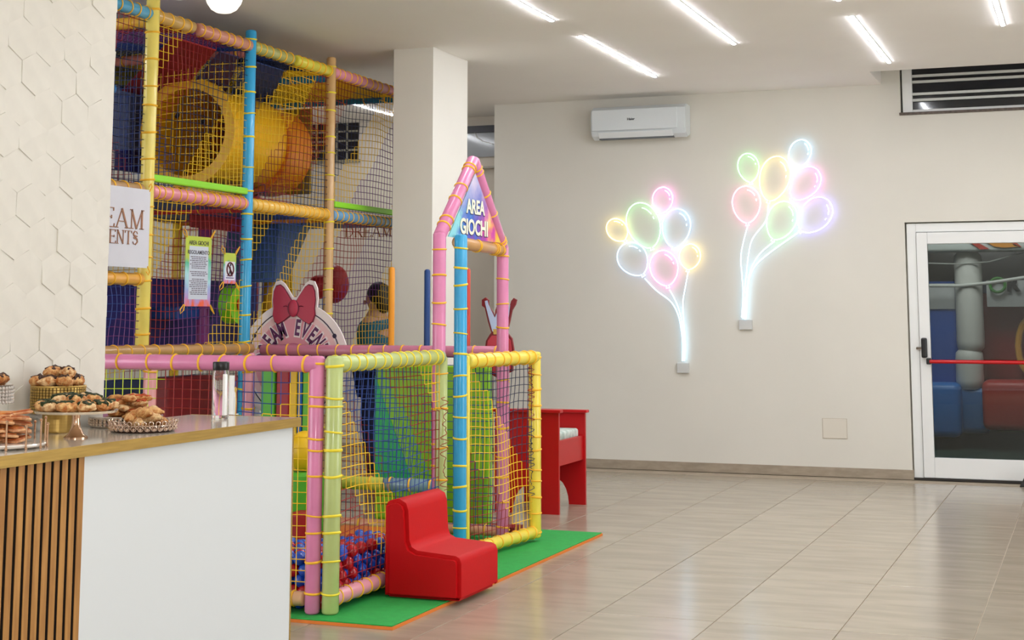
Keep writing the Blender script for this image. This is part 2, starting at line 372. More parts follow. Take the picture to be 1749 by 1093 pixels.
# recess window
wn = thing('window_2', 'window with dark top frame in the recess beside the column', 'window', (-6.3, 14.3, 2.88)); wn['kind'] = 'structure'; del wn['category']
obj('window_frame', BOX(0, .9, -.05, .0, .37, .44), mat('3A3A40', .4), wn)
obj('pane', BOX(0, .9, -.02, -.01, .12, .37), mat('A2A6AA', .1, 0, 'grey_glass'), wn)
obj('window_sill', BOX(0, .9, -.06, -.0, 0, .02), mat('AFA89C', .5), wn)
bm = bmesh.new(); tube(bm, [at(a, b, 'Y', 14.27)-Vector((-6.3, 14.3, 2.88)) for a, b in ((815, 221), (811, 227), (814, 234), (824, 241), (832, 243), (842, 246))], .006, 6)
obj('cord_or_glint', bm, mat('FFFFFF', .4), wn)  # white squiggle stands in for light reflected in the pane
# dark louvred window seen through the climbing net
a = at(524, 212, 'Y', 14.28); b = at(611, 272, 'Y', 14.28)
wn = thing('window_3', 'small dark gridded window seen through the climbing net', 'window', (a.x, 14.3, b.z)); wn['kind'] = 'structure'; del wn['category']
W_, H_ = b.x-a.x, a.z-b.z
obj('pane', BOX(0, W_, -.02, 0, 0, H_), mat('191418', .3), wn)
for k in range(1, 4): obj('glazing_bar', BOX(0, W_, -.035, -.02, H_*k/4-.01, H_*k/4+.01), mat('8C8878', .4), wn)
for k in range(1, 5): obj('glazing_bar', BOX(W_*k/5-.008, W_*k/5+.008, -.035, -.02, 0, H_), mat('8C8878', .4), wn)
obj('window_frame', BOX(-.02, W_+.02, -.03, 0, -.03, 0), mat('8C8878', .4), wn)

# wall socket plate
p0 = at(1406, 748, 'Y', YW); p1 = at(1447, 714, 'Y', YW)
t = thing('wall_hatch', 'square white inspection plate low on the beige wall', 'wall plate', (p0.x, YW, p0.z))
obj('cover', BOX(0, .205, -.006, 0, 0, .165, bev=.003), mat('DCD5C8', .5, name='plate_ivory'), t)
obj('rim', BOX(-.006, .211, -.002, 0, -.006, .171), mat('C6BCAC', .5), t)

# lettering on the far wall, copper serif capitals
t = thing('wall_lettering', 'copper serif capital letters on the far wall behind the net', 'lettering', (0, 0, 0))
COP = mat('8A5A34', .4, .3, 'copper_paint'); pA = at(588, 405, 'Y', 14.28); hgt = at(588, 386, 'Y', 14.28).z-pA.z
ls, tw = serif_text('DREAM EVENTS', hgt)
for (bm, x), ch in zip(ls, 'DREAMEVENTS'):
    o = obj('letter_'+ch.lower(), bm, COP, t); o.rotation_euler = (PI/2, 0, 0); o.location = (pA.x+x*1.1, 14.295, pA.z); o.scale = (1.1, 1, 1)

# air conditioner
a0 = at(1020, 240, 'Y', YW); t = thing('air_conditioner', 'white split air conditioner high on the beige wall', 'air conditioner', (-4.3, YW, 3.015))
ACM = mat('DDE3E6', .28, name='ac_plastic')
prof = [(0, .03), (-.1, 0), (-.17, .03), (-.2, .09), (-.205, .2), (-.19, .27), (-.13, .305), (0, .305)]
bm = bmesh.new(); prism(bm, [(0, y, z) for y, z in prof], (.905, 0, 0)); bmesh.ops.bevel(bm, geom=[e for e in bm.edges if abs(e.verts[0].co.x-e.verts[1].co.x) < 1e-4], offset=.008, segments=2, affect='EDGES')
smooth(obj('body', bm, ACM, t), 30)
obj('front_panel', BOX(.015, .83, -.212, -.2, .075, .27, bev=.004), ACM, t)
o = obj('vent_flap', BOX(.07, .78, -.045, .045, -.004, .004, bev=.003), mat('EDF2F4', .2), t); o.location = (0, -.165, .03); o.rotation_euler = (-.75, 0, 0)
obj('vent_slot', BOX(.07, .78, -.15, -.09, -.002, .016), mat('5A6064', .5), t)
o = obj('badge', text_mesh('Haier', .032, .0006, .0015), mat('2A2E36', .4), t); o.rotation_euler = (PI/2, 0, 0); o.location = (.395, -.2135, .165)

# ================================================================ NEON BALLOONS
NC = {'y': ('FFDC30', 4.6), 'g': ('38F070', 4.2), 'p': ('FF44E6', 5.5), 'b': ('30B0FF', 5), 'c': ('48A8F8', 3.6), 'v': ('4440FF', 8), 'w': ('58C4FF', 5), 'k': ('FF58C0', 4.2)}
def neon(h, s):
    k = ('neon', h, s)
    if k in MC: return MC[k]
    m = bpy.data.materials.new('neon_'+h); m.use_nodes = True; b = m.node_tree.nodes['Principled BSDF']
    c = Vector(lin(h)[:3]); c = c*.8+Vector((.2, .2, .2)); b.inputs['Base Color'].default_value = (1, 1, 1, 1)
    b.inputs['Emission Color'].default_value = (*c, 1); b.inputs['Emission Strength'].default_value = s; MC[k] = m; return m
YN = YW-.035
def neon_sign(label, loc, bal, strings, boxr, group):
    t = thing('neon_balloon_sign', label, 'neon sign', loc, group); L0 = Vector(loc)
    for (cx, cy, a, b, kx, ky, col) in bal:
        h, s = NC[col]; ang = math.atan2(kx-cx, ky-cy); ca, sa = math.cos(ang), math.sin(ang); sc = 1.0
        def Q(u, v): # v towards the knot
            return at(cx+u*ca+v*sa, cy-u*sa+v*ca, 'Y', YN)-L0
        pts = []
        kd = math.hypot(kx-cx, ky-cy)
        for q in range(40):
            tt = .08+(2*PI-.16)*q/39; tt2 = tt+PI
            v = math.cos(tt)*b; f = 1-.16*max(0, math.cos(tt))**2
            u = math.sin(tt)*a*f
            if v > 0: v = v*(kd-2.5)/b
            pts.append(Q(u, v))
        pts += [Q(-3.2, kd+1.5), Q(3.2, kd+1.5)]
        bm = bmesh.new(); tube(bm, pts, .0046, 8, closed=True)
        o = obj('balloon', bm, neon(h, s), t); smooth(o)
        o['label'] = {'y': 'yellow', 'g': 'green', 'p': 'pink', 'b': 'sky blue', 'c': 'pale blue', 'v': 'violet', 'w': 'white', 'k': 'rose'}[col]+' glowing balloon outline'
        bm = bmesh.new()
        A = [Q(.72*a*math.sin(x), -.76*b*math.cos(x)) for x in [(.15+.9*k/7) for k in range(8)]]
        if kx > cx+6: A = [Q(.72*a*math.sin(x), -.76*b*math.cos(x)) for x in [(.35+.8*k/7) for k in range(8)]]
        tube(bm, A, .004, 6); tube(bm, [Q(.72*a*math.sin(x), -.76*b*math.cos(x)) for x in (1.35, 1.5)], .004, 6)
        obj('shine_mark', bm, neon(h, s), o)
    for st in strings:
        P = [Vector((x, y, 0)) for x, y in st]; pts = []
        for i in range(len(P)-1):      # Catmull-Rom
            p0, p1, p2, p3 = P[max(i-1, 0)], P[i], P[i+1], P[min(i+2, len(P)-1)]
            for k in range(6):
                u = k/6; q = .5*((2*p1)+(p2-p0)*u+(2*p0-5*p1+4*p2-p3)*u*u+(3*p1-p0-3*p2+p3)*u**3); pts.append(at(q.x, q.y, 'Y', YN)-L0)
        pts.append(at(P[-1].x, P[-1].y, 'Y', YN)-L0)
        bm = bmesh.new(); tube(bm, pts, .0048, 8); smooth(obj('string', bm, neon('7ACCFF', 2.6), t))
    x0, y0, x1, y1 = boxr; A = at(x0, y1, 'Y', YN)-L0; B = at(x1, y0, 'Y', YN)-L0
    obj('connector_box', BOX(A.x, B.x, -.03, .0, A.z, B.z, bev=.004), mat('CFD0CE', .4), t)
def sc(zx, zy, s, pts): return [(zx+x/s, zy+y/s) for x, y in pts]
def B4(cx, cy, a, b, kx, ky, c): return (1020+cx/5.465, 300+cy/5.465, a, b, 1020+kx/5.465, 300+ky/5.465, c)
def B5(cx, cy, a, b, kx, ky, c): return (1240+cx/5.465, 230+cy/5.465, a, b, 1240+kx/5.465, 230+ky/5.465, c)
neon_sign('lower left glowing neon balloon bunch, nearer the air conditioner', tuple(at(1167, 630, 'Y', YW)),
  [B4(185, 505, 17, 20, 262, 612, 'y'), B4(430, 450, 28, 37, 512, 685, 'g'), B4(610, 222, 17.3, 21, 590, 362, 'p'), B4(740, 465, 24, 28.5, 712, 685, 'b'), B4(325, 765, 25, 26.5, 430, 932, 'c'), B4(622, 850, 24, 28, 660, 1040, 'p'), B4(865, 752, 18, 21, 845, 888, 'y')],
  [sc(1000, 220, 2.484, p) for p in ([(252, 635), (300, 685), (362, 733), (393, 790), (406, 850), (412, 910), (411, 985)], [(357, 683), (387, 740), (405, 800), (413, 860), (417, 920), (416, 985)], [(435, 608), (424, 670), (414, 730), (415, 800), (420, 860), (423, 920), (420, 985)])],
  (1156, 620, 1176, 637), 'neon balloon signs')
neon_sign('upper right glowing neon balloon bunch, nearer the glass door', tuple(at(1272, 558, 'Y', YW)),
  [B5(208, 295, 18, 22, 233, 455, 'g'), B5(458, 385, 25.7, 34, 395, 630, 'y'), B5(692, 165, 18.5, 22, 630, 325, 'w'), B5(750, 440, 23, 28, 615, 605, 'p'), B5(190, 630, 24, 27.5, 200, 838, 'k'), B5(525, 780, 25, 29.5, 438, 988, 'g'), B5(845, 735, 25.5, 30, 692, 905, 'v')],
  [sc(1000, 220, 2.484, p) for p in ([(688, 412), (670, 480), (659, 545), (664, 620), (669, 700), (663, 800)], [(776, 322), (765, 390), (708, 468), (691, 540), (682, 620), (672, 710), (668, 805)], [(795, 482), (740, 530), (702, 595), (685, 680), (678, 740), (675, 808)], [(900, 442), (800, 512), (730, 570), (698, 625), (686, 700), (681, 808)])],
  (1262, 546, 1284, 563), 'neon balloon signs')

# ================================================================ OUTSIDE: bouncy castle beyond the door
struct('ground', BOX(-8, 8, 14.3, 24, -.3, -.02), mat('4E5A22', .9, name='grass', noise=.5, nscale=14, bump=.5)); bpy.data.objects['ground']['label'] = 'dark grass yard behind the glass door'
tag(obj('artificial_turf', BOX(-4, 6, 15.0, 19.5, -.02, -.01), mat('24443A', .9, noise=.3)), 'dark green turf mat under the bouncy castle outside', 'turf')
t = thing('bouncy_castle', 'blue, red and white bouncy castle outside behind the glass door', 'bouncy castle', (0, 0, 0))
YC = 17.0
def cpx(name, x0, y0, x1, y1, h, depth=.25, dy=0, bev=.04, rough=.4):
    A = at(x0, y1, 'Y', YC+dy); B = at(x1, y0, 'Y', YC+dy)
    return smooth(obj(name, BOX(A.x, B.x, YC+dy, YC+dy+depth, max(A.z, -.01), B.z, bev=bev), mat(h, rough, bump=.35, bscale=7, name='inflatable_'+h), t))
cpx('side_wall', 1540, 480, 1636, 665, '1450A8'); cpx('back_wall', 1675, 500, 1800, 650, '8A1412', dy=.3); cpx('back_panel', 1630, 480, 1700, 700, '1B3F80', dy=.35)
cpx('landing_pad', 1540, 655, 1640, 745, '2A78C8', depth=.5, dy=-.35, bev=.07); cpx('landing_pad', 1630, 662, 1690, 740, '2C6CA8', depth=.4, dy=-.15, bev=.07)
cpx('landing_pad', 1679, 652, 1830, 735, 'B03430', depth=.5, dy=-.35, bev=.07)
for (x0, y0, x1, y1) in ((1634, 596, 1680, 664), (1635, 430, 1677, 600)):
    A = at(x0, y1, 'Y', YC); B = at(x1, y0, 'Y', YC); r = (B.x-A.x)/2; bm = bmesh.new()
    h = B.z-A.z; lathe(bm, [(r*.7, 0), (r*.95, .04), (r, .1), (r*.97, h/2), (r, h-.1), (r*.95, h-.04), (r*.7, h)], 20, ((A.x+B.x)/2, YC-.05, A.z))
    smooth(obj('inflated_column', bm, mat('D8DAD4', .45), t))
cpx('name_banner', 1560, 484, 1630, 528, 'B9BDBD', .03, -.02, .003); cpx('name_banner', 1686, 478, 1800, 524, 'B9BDBD', .03, -.02, .003)
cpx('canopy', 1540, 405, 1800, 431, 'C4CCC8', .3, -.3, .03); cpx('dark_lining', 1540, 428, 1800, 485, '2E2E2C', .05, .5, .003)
bm = bmesh.new(); tube(bm, [at(x, y, 'Y', YC-.2) for x, y in ((1560, 489), (1586, 488), (1640, 488), (1690, 483), (1749, 474), (1790, 464))], .018, 8); obj('welt', bm, mat('C8CCC6', .5), t)
bm = bmesh.new(); tube(bm, [at(x, y, 'Y', YC-.2) for x, y in ((1560, 449), (1640, 451), (1690, 447), (1749, 431), (1790, 415))], .007, 8); obj('guy_rope', bm, mat('A8ACA6', .5), t)
bm = bmesh.new(); tube(bm, [at(1704+13*math.cos(q*PI/10), 487+12*math.sin(q*PI/10), 'Y', YC-.07) for q in range(20)], .018, 6, closed=True); obj('letter_o', bm, mat('3E8C34', .5), t)
for ch, x in (('R', 1730),):
    p = at(x, 496, 'Y', YC-.05); o = obj('letter_r', text_mesh(ch, .2, .012, .005), mat('15181C', .5), t); o.rotation_euler = (PI/2, 0, 0); o.location = p
for pts, h in (([(1654, 412), (1668, 413), (1690, 425), (1674, 426)], 'B43A28'), ([(1684, 413), (1722, 412), (1742, 421), (1715, 423), (1698, 421)], 'D89028'), ([(1722, 410), (1735, 413), (1745, 422), (1733, 420)], 'C04824')):
    bm = bmesh.new(); prism(bm, [at(x, y, 'Y', YC-.32) for x, y in pts], (0, .012, 0)); obj('flame_emblem', bm, mat(h, .5), t)
bm = bmesh.new(); tube(bm, [at(1765+26*math.cos(q*PI/8), 590+50*math.sin(q*PI/8), 'Y', YC+.2) for q in range(16)], .035, 8, closed=True); smooth(obj('arch_ring', bm, mat('D8A030', .4), t))

# ================================================================ COUNTER
XF, CT = -2.914, 1.0
ct = thing('bar_counter', 'white bar counter with gold edged marble top and slatted wood front', 'counter', (XF, 5.3, 0))
L0 = ct.location
obj('worktop', BOX(-.5, -.002, -5.3, .02, CT-.033, CT, bev=.002), mat('CFC6B8', .12, name='marble', noise=.12, nscale=5, coat=.4), ct)
obj('gold_edge', BOX(-.002, .002, -5.3, .0225, CT-.034, CT+.0005), GOLD, ct); obj('gold_edge', BOX(-.5, .0, .02, .0225, CT-.034, CT+.0005), GOLD, ct)
obj('front_panel', BOX(-.06, -.02, -1.318, -.003, .0, CT-.034), mat('DADFE2', .4, name='white_laminate'), ct)
obj('end_panel', BOX(-.46, -.02, -.003, .0, .0, CT-.034), WHITE, ct); obj('corner_trim', BOX(-.021, -.017, -.006, .0, 0, CT-.034), GOLD, ct)
obj('back_panel', BOX(-.48, -.46, -5.3, .0, .0, CT-.034), WHITE, ct)
obj('felt_backing', BOX(-.06, -.038, -5.3, -1.318, 0, CT-.034), mat('15100E', .9), ct)
OAK = mat('B98748', .45, name='oak_slat', noise=.3, h2='9C6C36', nscale=6, stretch=(8, 8, .6), rnd=.3)
bm = BOX(-.012, .0085, -.013, .013, 0, CT-.036, mi=1); box(bm, .0085, .0102, -.0132, .0132, 0, CT-.036); sm = bpy.data.meshes.new('slat'); bm.to_mesh(sm); bm.free(); sm.materials.append(OAK); sm.materials.append(mat('1C120C', .8, name='slat_core'))
for k in range(36): obj('slat', sm, None, ct, (-.028, -1.333-.0402*k, 0))

# ================================================================ PENDANT LAMPS
PGL = mat('FFF6E8', .4, name='lamp_globe', em=.9)
def pendant(x, y, zb, label):
    t = thing('pendant_lamp', label, 'pendant lamp', (x, y, zb), 'ribbed globe pendants over the bar')
    bm = bmesh.new(); prof = [(.012, 0), (.03, .004), (.05, .016), (.066, .04), (.078, .08), (.08, .12), (.074, .16), (.055, .19), (.03, .2)]; lathe(bm, prof, 40)
    for v in bm.verts:
        a = math.atan2(v.co.y, v.co.x); k = 1+.02*math.cos(20*a); v.co.x *= k; v.co.y *= k
    smooth(obj('shade', bm, PGL, t))
    bm = bmesh.new(); lathe(bm, [(.03, .198), (.032, .23), (.02, .25), (.004, .26)], 20); obj('lamp_cap', bm, GOLD, t)
    bm = bmesh.new(); tube(bm, [(0, 0, .255), (0, 0, CZ-zb)], .003, 6); obj('cord_or_glint', bm, BLACK, t)
    bm = bmesh.new(); lathe(bm, [(.05, 0), (.05, .02)], 24, (0, 0, CZ-zb-.02)); obj('ceiling_rose', bm, WHITE, t)
pendant(-3.17, 5.1, 2.585, 'white ribbed glass pendant lamp hanging before the yellow post')
q = at(305, -1, 'Y', 4.75); pendant(q.x, 4.75, q.z, 'white pendant lamp of which only the lowest rim shows at the top edge')

# ================================================================ FOOD & STANDS
def P(px, py, z=CT): return at(px, py, 'Z', z)
BR = [mat('CE9450', .6, name='baked_crust', noise=.5, h2='8A4A1C', nscale=60, bump=.7, bscale=160), mat('E2B678', .6, name='pale_dough', noise=.4, h2='A85E22', nscale=55, bump=.7, bscale=160), mat('EACB98', .65, name='soft_dough', noise=.35, h2='B06A2C', nscale=70, bump=.7, bscale=180)]
CHOC = mat('3A1E12', .5, name='chocolate', bump=.4); SPIN = mat('2C3A12', .6, name='spinach', noise=.5, h2='141E08', nscale=60, bump=.8, bscale=120); TOM = mat('B8481C', .5, name='tomato', noise=.4, nscale=40); HAM = mat('D8AA7C', .55, name='toasted_flatbread', noise=.5, h2='A8663E', nscale=45, bump=.4)
def pastry(name, label, group, p, r, h, m, top=None, rz=0, flat=1.0, tilt=0, sub=2):
    t = thing(name, label, 'pastry', tuple(p), group, rz); t.rotation_euler = (tilt, tilt*.4, rz)
    bm = bmesh.new(); blob(bm, (0, 0, h*.9), r, r*flat, h, 3, .17, fr=3.4); smooth(obj('dough', bm, m, t), 60)
    if top:
        bm = bmesh.new(); blob(bm, (r*.06, 0, h*1.42), r*.74, r*flat*.7, h*.62, 3, .34, fr=5); smooth(obj('topping', bm, top, t), 50)
    return t
# 1 gold mesh drum stand
dp = P(97, 738.5); t = thing('cake_stand', 'gold woven drum cake stand against the white wall', 'cake stand', tuple(dp), 'cake stands on the bar')
sR = .09; z1, z2 = .07, .156
obj('base', lathe(bmesh.new(), [(.048, 0), (.05, .004), (.05, z1-.002)], 32), GOLD, t)
bm = bmesh.new(); lathe(bm, [(sR-.004, z1), (sR-.004, z2)], 40); obj('inner_drum', bm, mat('5A3E18', .5, .6), t)
bm = bmesh.new()
for k in range(48):
    a = 2*PI*k/48
    for j in range(9):
        z = z1+.006+(z2-z1-.012)*j/8
        bmesh.ops.create_cube(bm, size=1, matrix=Matrix.Translation((sR*math.cos(a), sR*math.sin(a), z)) @ Matrix.Rotation(a, 4, 'Z') @ Matrix.Diagonal((.004, .0085, .007, 1)))
o = obj('woven_band', bm, GOLD, t); o['kind'] = 'stuff'
bm = bmesh.new(); tube(bm, [(sR*math.cos(k*PI/20), sR*math.sin(k*PI/20), z2) for k in range(40)], .0035, 6, closed=True); tube(bm, [(sR*math.cos(k*PI/20), sR*math.sin(k*PI/20), z1) for k in range(40)], .0035, 6, closed=True); obj('rim', bm, GOLD, t)
for k, (x, y, z, r) in enumerate([(-.05, -.04, 0, .036), (.0, -.052, .0, .042), (.05, -.035, 0, .04), (-.05, .025, 0, .036), (.055, .03, 0, .036), (0, .05, 0, .04), (-.012, -.012, .03, .042), (.035, .0, .028, .036)]):
    pastry('chocolate_pastry', 'golden pastry with chocolate crumbs, '+['lower layer left', 'lower layer front centre', 'lower layer front right', 'lower layer back left', 'lower layer back right', 'lower layer rear middle', 'top of the pile left', 'top of the pile right'][k]+', gold woven drum stand', 'pastries on the gold drum stand', dp+Vector((x, y, z2-.001+z)), r, .02, BR[1+k % 2], CHOC, k*1.3, .7, .1*(k % 3-1))
# 2 pedestal plate with spinach buns
pp = P(129, 748); t = thing('cake_stand', 'rose gold pedestal cake stand near the counter edge', 'cake stand', tuple(pp), 'cake stands on the bar')
bm = bmesh.new(); lathe(bm, [(.038, 0), (.038, .004), (.026, .012), (.015, .035), (.011, .06), (.014, .078)], 32); smooth(obj('foot', bm, ROSE, t), 50)
bm = bmesh.new(); lathe(bm, [(.014, .078), (.13, .082), (.135, .09), (.13, .088)], 48); smooth(obj('plate', bm, mat('E8DCC8', .12, .7, 'pearl_metal'), t), 50)
for k in range(15):
    if k < 10: a = 2*PI*k/10; rr = .092; z = .0875
    else: a = 2*PI*k/5+.3; rr = .045; z = .107
    pastry('spinach_bun', ('pale bun topped with dark green spinach, outer ring on the pedestal stand' if k < 10 else 'pale spinach bun on top of the middle of the pedestal stand'), 'spinach buns on the pedestal stand', pp+Vector((rr*math.cos(a), rr*math.sin(a), z)), (.042 if k < 10 else .04), .0185, BR[1+k % 2], SPIN, a, .8, 0)
# 3 rod tray with flatbread
rp = Vector((-3.10, 3.80, CT)); t = thing('serving_tray', 'rose gold tray with upright ball-tipped rods at the left end', 'tray', tuple(rp), 'trays on the bar')
bm = bmesh.new(); lathe(bm, [(.125, .006), (.13, .012), (.128, .016)], 48); smooth(obj('tray_plate', bm, mat('E6E0DA', .1, .3, 'glass_plate'), t))
for k in range(14):
    a = 2*PI*k/14+.1; x, y = .132*math.cos(a), .132*math.sin(a); bm = bmesh.new(); hh = .07 if k % 2 else .085
    tube(bm, [(x, y, .0), (x, y, hh)], .0028, 8); blob(bm, (x, y, hh), .0055, .0055, .0055, 1, 0); blob(bm, (x, y, .0055), .0055, .0055, .0055, 1, 0); smooth(obj('rod', bm, ROSE, t))
for k in range(26):
    a = k*2.4; rr = .022+.048*((k*7) % 5)/5*(1-k/40); z = .0185+.0125*(k//4)
    tt = thing('flatbread_slice', 'toasted pink-brown flatbread slice stacked on the rod tray', 'pastry', tuple(rp+Vector((rr*math.cos(a)*.9, rr*math.sin(a)*.9, z))), 'flatbread slices on the rod tray', a)
    tt.rotation_euler = (random.uniform(-.15, .15), random.uniform(-.15, .15), a)
    obj('crust', BOX(-.055, .055, -.026, .026, 0, .009, bev=.004), HAM, tt); obj('topping', BOX(-.05, .05, -.02, .02, .0085, .0135, bev=.002), mat('D08A42', .5, name='melted_cheese', noise=.5, h2='9C4A1E', nscale=40), tt)
# 4 low gallery stand behind with pizza pieces
bp = Vector((-3.275, 4.68, CT)); t = thing('cake_stand', 'low crystal gallery stand behind the pedestal stand', 'cake stand', tuple(bp), 'cake stands on the bar')
bm = bmesh.new(); lathe(bm, [(.12, 0), (.125, .004), (.125, .008)], 40); lathe(bm, [(.13, .032), (.132, .038), (.13, .04)], 40); obj('plate', bm, SILV, t)
bm = bmesh.new()
for k in range(44):
    a = 2*PI*k/44
    for z in (.012, .021, .03): blob(bm, (.126*math.cos(a), .126*math.sin(a), z), .0065, .0065, .0065, 1, 0)
o = obj('bead_gallery', bm, mat('CDB9A6', .08, .6, 'crystal_bead'), t); o['kind'] = 'stuff'; smooth(o)
for k in range(22):
    a = k*2.4; rr = .03+.065*((k*3) % 4)/4*(1-k/50); z = .04+.0165*(k//6)
    pastry('pizza_piece', ('red tomato topped' if k % 2 else 'plain golden')+' puff pizza piece, '+('bottom layer' if k < 6 else 'middle layer' if k < 12 else 'upper layers')+' on the crystal gallery stand', 'pizza pieces on the crystal stand', bp+Vector((rr*math.cos(a), rr*math.sin(a), z)), (.042), .0125, BR[(k+1) % 3], TOM if k % 2 else None, a, .6)
# 5 bead basket with croissants
cp = P(244, 736.5); t = thing('serving_tray', 'silver tray with looped crystal bead rim holding croissants', 'tray', tuple(cp), 'trays on the bar')
bm = bmesh.new(); lathe(bm, [(.1, .002), (.105, .0), (.109, .006), (.105, .009)], 40); smooth(obj('tray_plate', bm, mat('4A3A34', .15, .9, 'dark_metal'), t))
bm = bmesh.new(); n = 30
for k in range(n):
    a = 2*PI*k/n
    for r0, z0, rr in ((.111, .015, .0095), (.116, .031, .008)):
        c = Vector((r0*math.cos(a+(.1 if z0 > .02 else 0)), r0*math.sin(a+(.1 if z0 > .02 else 0)), z0)); tg = Vector((-math.sin(a), math.cos(a), 0)); upv = Vector((math.cos(a)*.25, math.sin(a)*.25, 1)).normalized()
        tube(bm, [c+(tg*math.cos(q*PI/4)+upv*math.sin(q*PI/4))*rr for q in range(8)], .0018, 5, closed=True)
    blob(bm, (.111*math.cos(a), .111*math.sin(a), .012), .0065, .0065, .0065, 1, 0)
o = obj('loop_rim', bm, mat('DCC4B4', .12, .85, 'pink_silver'), t); o['kind'] = 'stuff'; smooth(o)
def croissant(p, rz, s, m, z):
    t = thing('croissant', 'small glazed croissant '+('at the bottom of' if z < .02 else 'halfway up' if z < .04 else 'on top of')+' the heap in the bead rimmed tray', 'pastry', tuple(p+Vector((0, 0, z))), 'croissants in the bead rimmed tray', rz)
    bm = bmesh.new(); n = 13; pts = []; rs = []
    for k in range(n):
        u = -1+2*k/(n-1); pts.append((u*.036*s, .012*s*(1-u*u), .013*s)); rs.append(.0145*s*(1-abs(u)**2.2*.8)*(1+.14*math.sin(k*2.1)))
    tube(bm, pts, 1, 10, rs=rs); smooth(obj('dough', bm, m, t), 60)
for k in range(14):
    a = k*2.4; rr = [.0, .05, .066, .075][k % 4]*(1-.3*(k//6)/2); croissant(cp+Vector((rr*math.cos(a), rr*math.sin(a), 0)), a+1, 1.3, BR[k % 3], .0125+.018*(k//5))
# 6 leftmost crystal stand (partly outside)
lp = Vector((-3.285, 3.93, CT)); t = thing('cake_stand', 'tall crystal cake stand cut by the left edge', 'cake stand', tuple(lp), 'cake stands on the bar')
bm = bmesh.new(); lathe(bm, [(.05, 0), (.05, .006), (.015, .02), (.012, .15), (.03, .17)], 24); smooth(obj('foot', bm, SILV, t), 50)
bm = bmesh.new(); lathe(bm, [(.03, .17), (.085, .175), (.09, .18), (.085, .182)], 32); obj('plate', bm, SILV, t)
bm = bmesh.new()
for k in range(40):
    a = 2*PI*k/40
    for j in range(5): blob(bm, (.088*math.cos(a), .088*math.sin(a), .17-.011*j), .006, .006, .006, 1, 0)
o = obj('crystal_fringe', bm, mat('D8D4D0', .05, .5, 'crystal'), t); o['kind'] = 'stuff'; smooth(o)
for k in range(7):
    a = 2*PI*k/6; rr = .05 if k < 6 else 0
    pastry('glazed_bun', 'brown glazed bun on the crystal stand at the left edge', 'glazed buns on the leftmost stand', lp+Vector((rr*math.cos(a), rr*math.sin(a), .182+(.02 if k == 6 else 0))), .03, .016, BR[0], CHOC, a)
# bottle, napkins, spoon
GL = mat('FFFFFF', .02, 0, 'clear_glass', trans=1.0)
b0 = P(375.5, 714); t = thing('glass_bottle', 'clear cylindrical glass bottle with black screw cap on the bar', 'bottle', tuple(b0)); t.scale = (.97, .97, 1.04)
bm = bmesh.new(); lathe(bm, [(.0, 0), (.032, 0), (.034, .004), (.034, .165), (.03, .178), (.028, .178), (.0315, .163), (.0315, .012), (0, .01)], 36, cap=False); bmesh.ops.remove_doubles(bm, verts=bm.verts, dist=1e-5); bmesh.ops.recalc_face_normals(bm, faces=bm.faces[:]); smooth(obj('body', bm, GL, t), 50)
bm = bmesh.new(); lathe(bm, [(.031, .177), (.033, .18), (.033, .205), (.031, .208)], 32); smooth(obj('cap', bm, BLACK, t), 50)
n0 = P(392, 708); t = thing('napkin_holder', 'upright fold of white paper napkins behind the glass bottle', 'napkins', tuple(n0))
for k in range(6):
    bm = bmesh.new(); x = -.005+.0035*k; prism(bm, [(-.028+x*.3, x, 0), (.018, x, 0), (.02, x, .07), (.012, x, .1), (.012, x, .155), (-.028, x, .155)], (0, .0014, 0)); obj('napkin', bm, mat('F2F2F0', .8, name='paper'), t)
obj('holder_base', BOX(-.035, .03, -.015, .02, 0, .003), mat('E8E8E4', .4), t)
g0 = P(402, 709); bm = bmesh.new(); tube(bm, [(0, 0, 0), (0.002, 0, .05), (-.001, 0, .098)], .0022, 8); blob(bm, (-.001, 0, .1), .006, .003, .012, 2, 0); o = obj('gold_stirrer', bm, GOLD, None, tuple(g0)); tag(o, 'thin upright gold stirrer beside the white napkins', 'stirrer')

# ================================================================ BALL PIT ENCLOSURE
MATZ = .02
tag(smooth(obj('floor_mat', BOX(-5.3, -2.985, 6.33, 9.45, .0005, MATZ-.006), mat('D8772A', .7, name='orange_foam')), 30), 'orange under layer of the play mat, edge showing below the green', 'mat')
tag(obj('green_mat', BOX(-5.3, -2.99, 6.335, 9.445, MATZ-.006, MATZ, bev=.002), mat('22A044', .75, name='green_foam', noise=.12, nscale=30, bump=.3, bscale=300)), 'bright green foam mat with orange rim under the ball pit', 'mat')
PK, PG, YL, BL, TN = 'DA82AC', 'B6C47C', 'F0D84E', '35A8DC', 'C9975E'
pit = thing('ball_pit_enclosure', 'netted ball pit fence of pink, green and tan padded tubes', 'ball pit fence', (-3.4, 6.45, MATZ))
RZ = 1.166; r = .037
post('post', pit, (-3.452, 6.445, MATZ), (-3.446, 6.445, 1.205), .036, PK, ts=[.08, .2, .31, .375, .53, .63, .675, .8, .84, .97], label='pink corner post')
post('post', pit, (-3.372, 6.47, MATZ), (-3.366, 6.47, 1.205), .040, PG, ts=[.08, .2, .31, .375, .53, .63, .70, .8, .835, .96], label='pale green corner post', ring=RINGL)
post('top_rail', pit, (-5.2, 6.43, RZ), (-3.43, 6.44, RZ), .038, PK, 12, label='pink top rail')
post('top_rail', pit, (-3.375, 6.44, RZ), (-3.385, 7.77, RZ), .038, PG, 14, label='pale green top rail', ring=RINGL)
post('top_rail', pit, (-5.18, 8.9, RZ), (-3.47, 8.95, RZ), .036, 'CF7D98', 14, label='dusty pink far top rail')
post('post', pit, (-3.39, 7.79, MATZ), (-3.39, 7.79, 1.17), .034, PG, 6, label='pale green middle post')
post('post', pit, (-3.47, 8.95, MATZ), (-3.47, 8.95, 1.17), .036, PK, 9, label='pink far corner post')
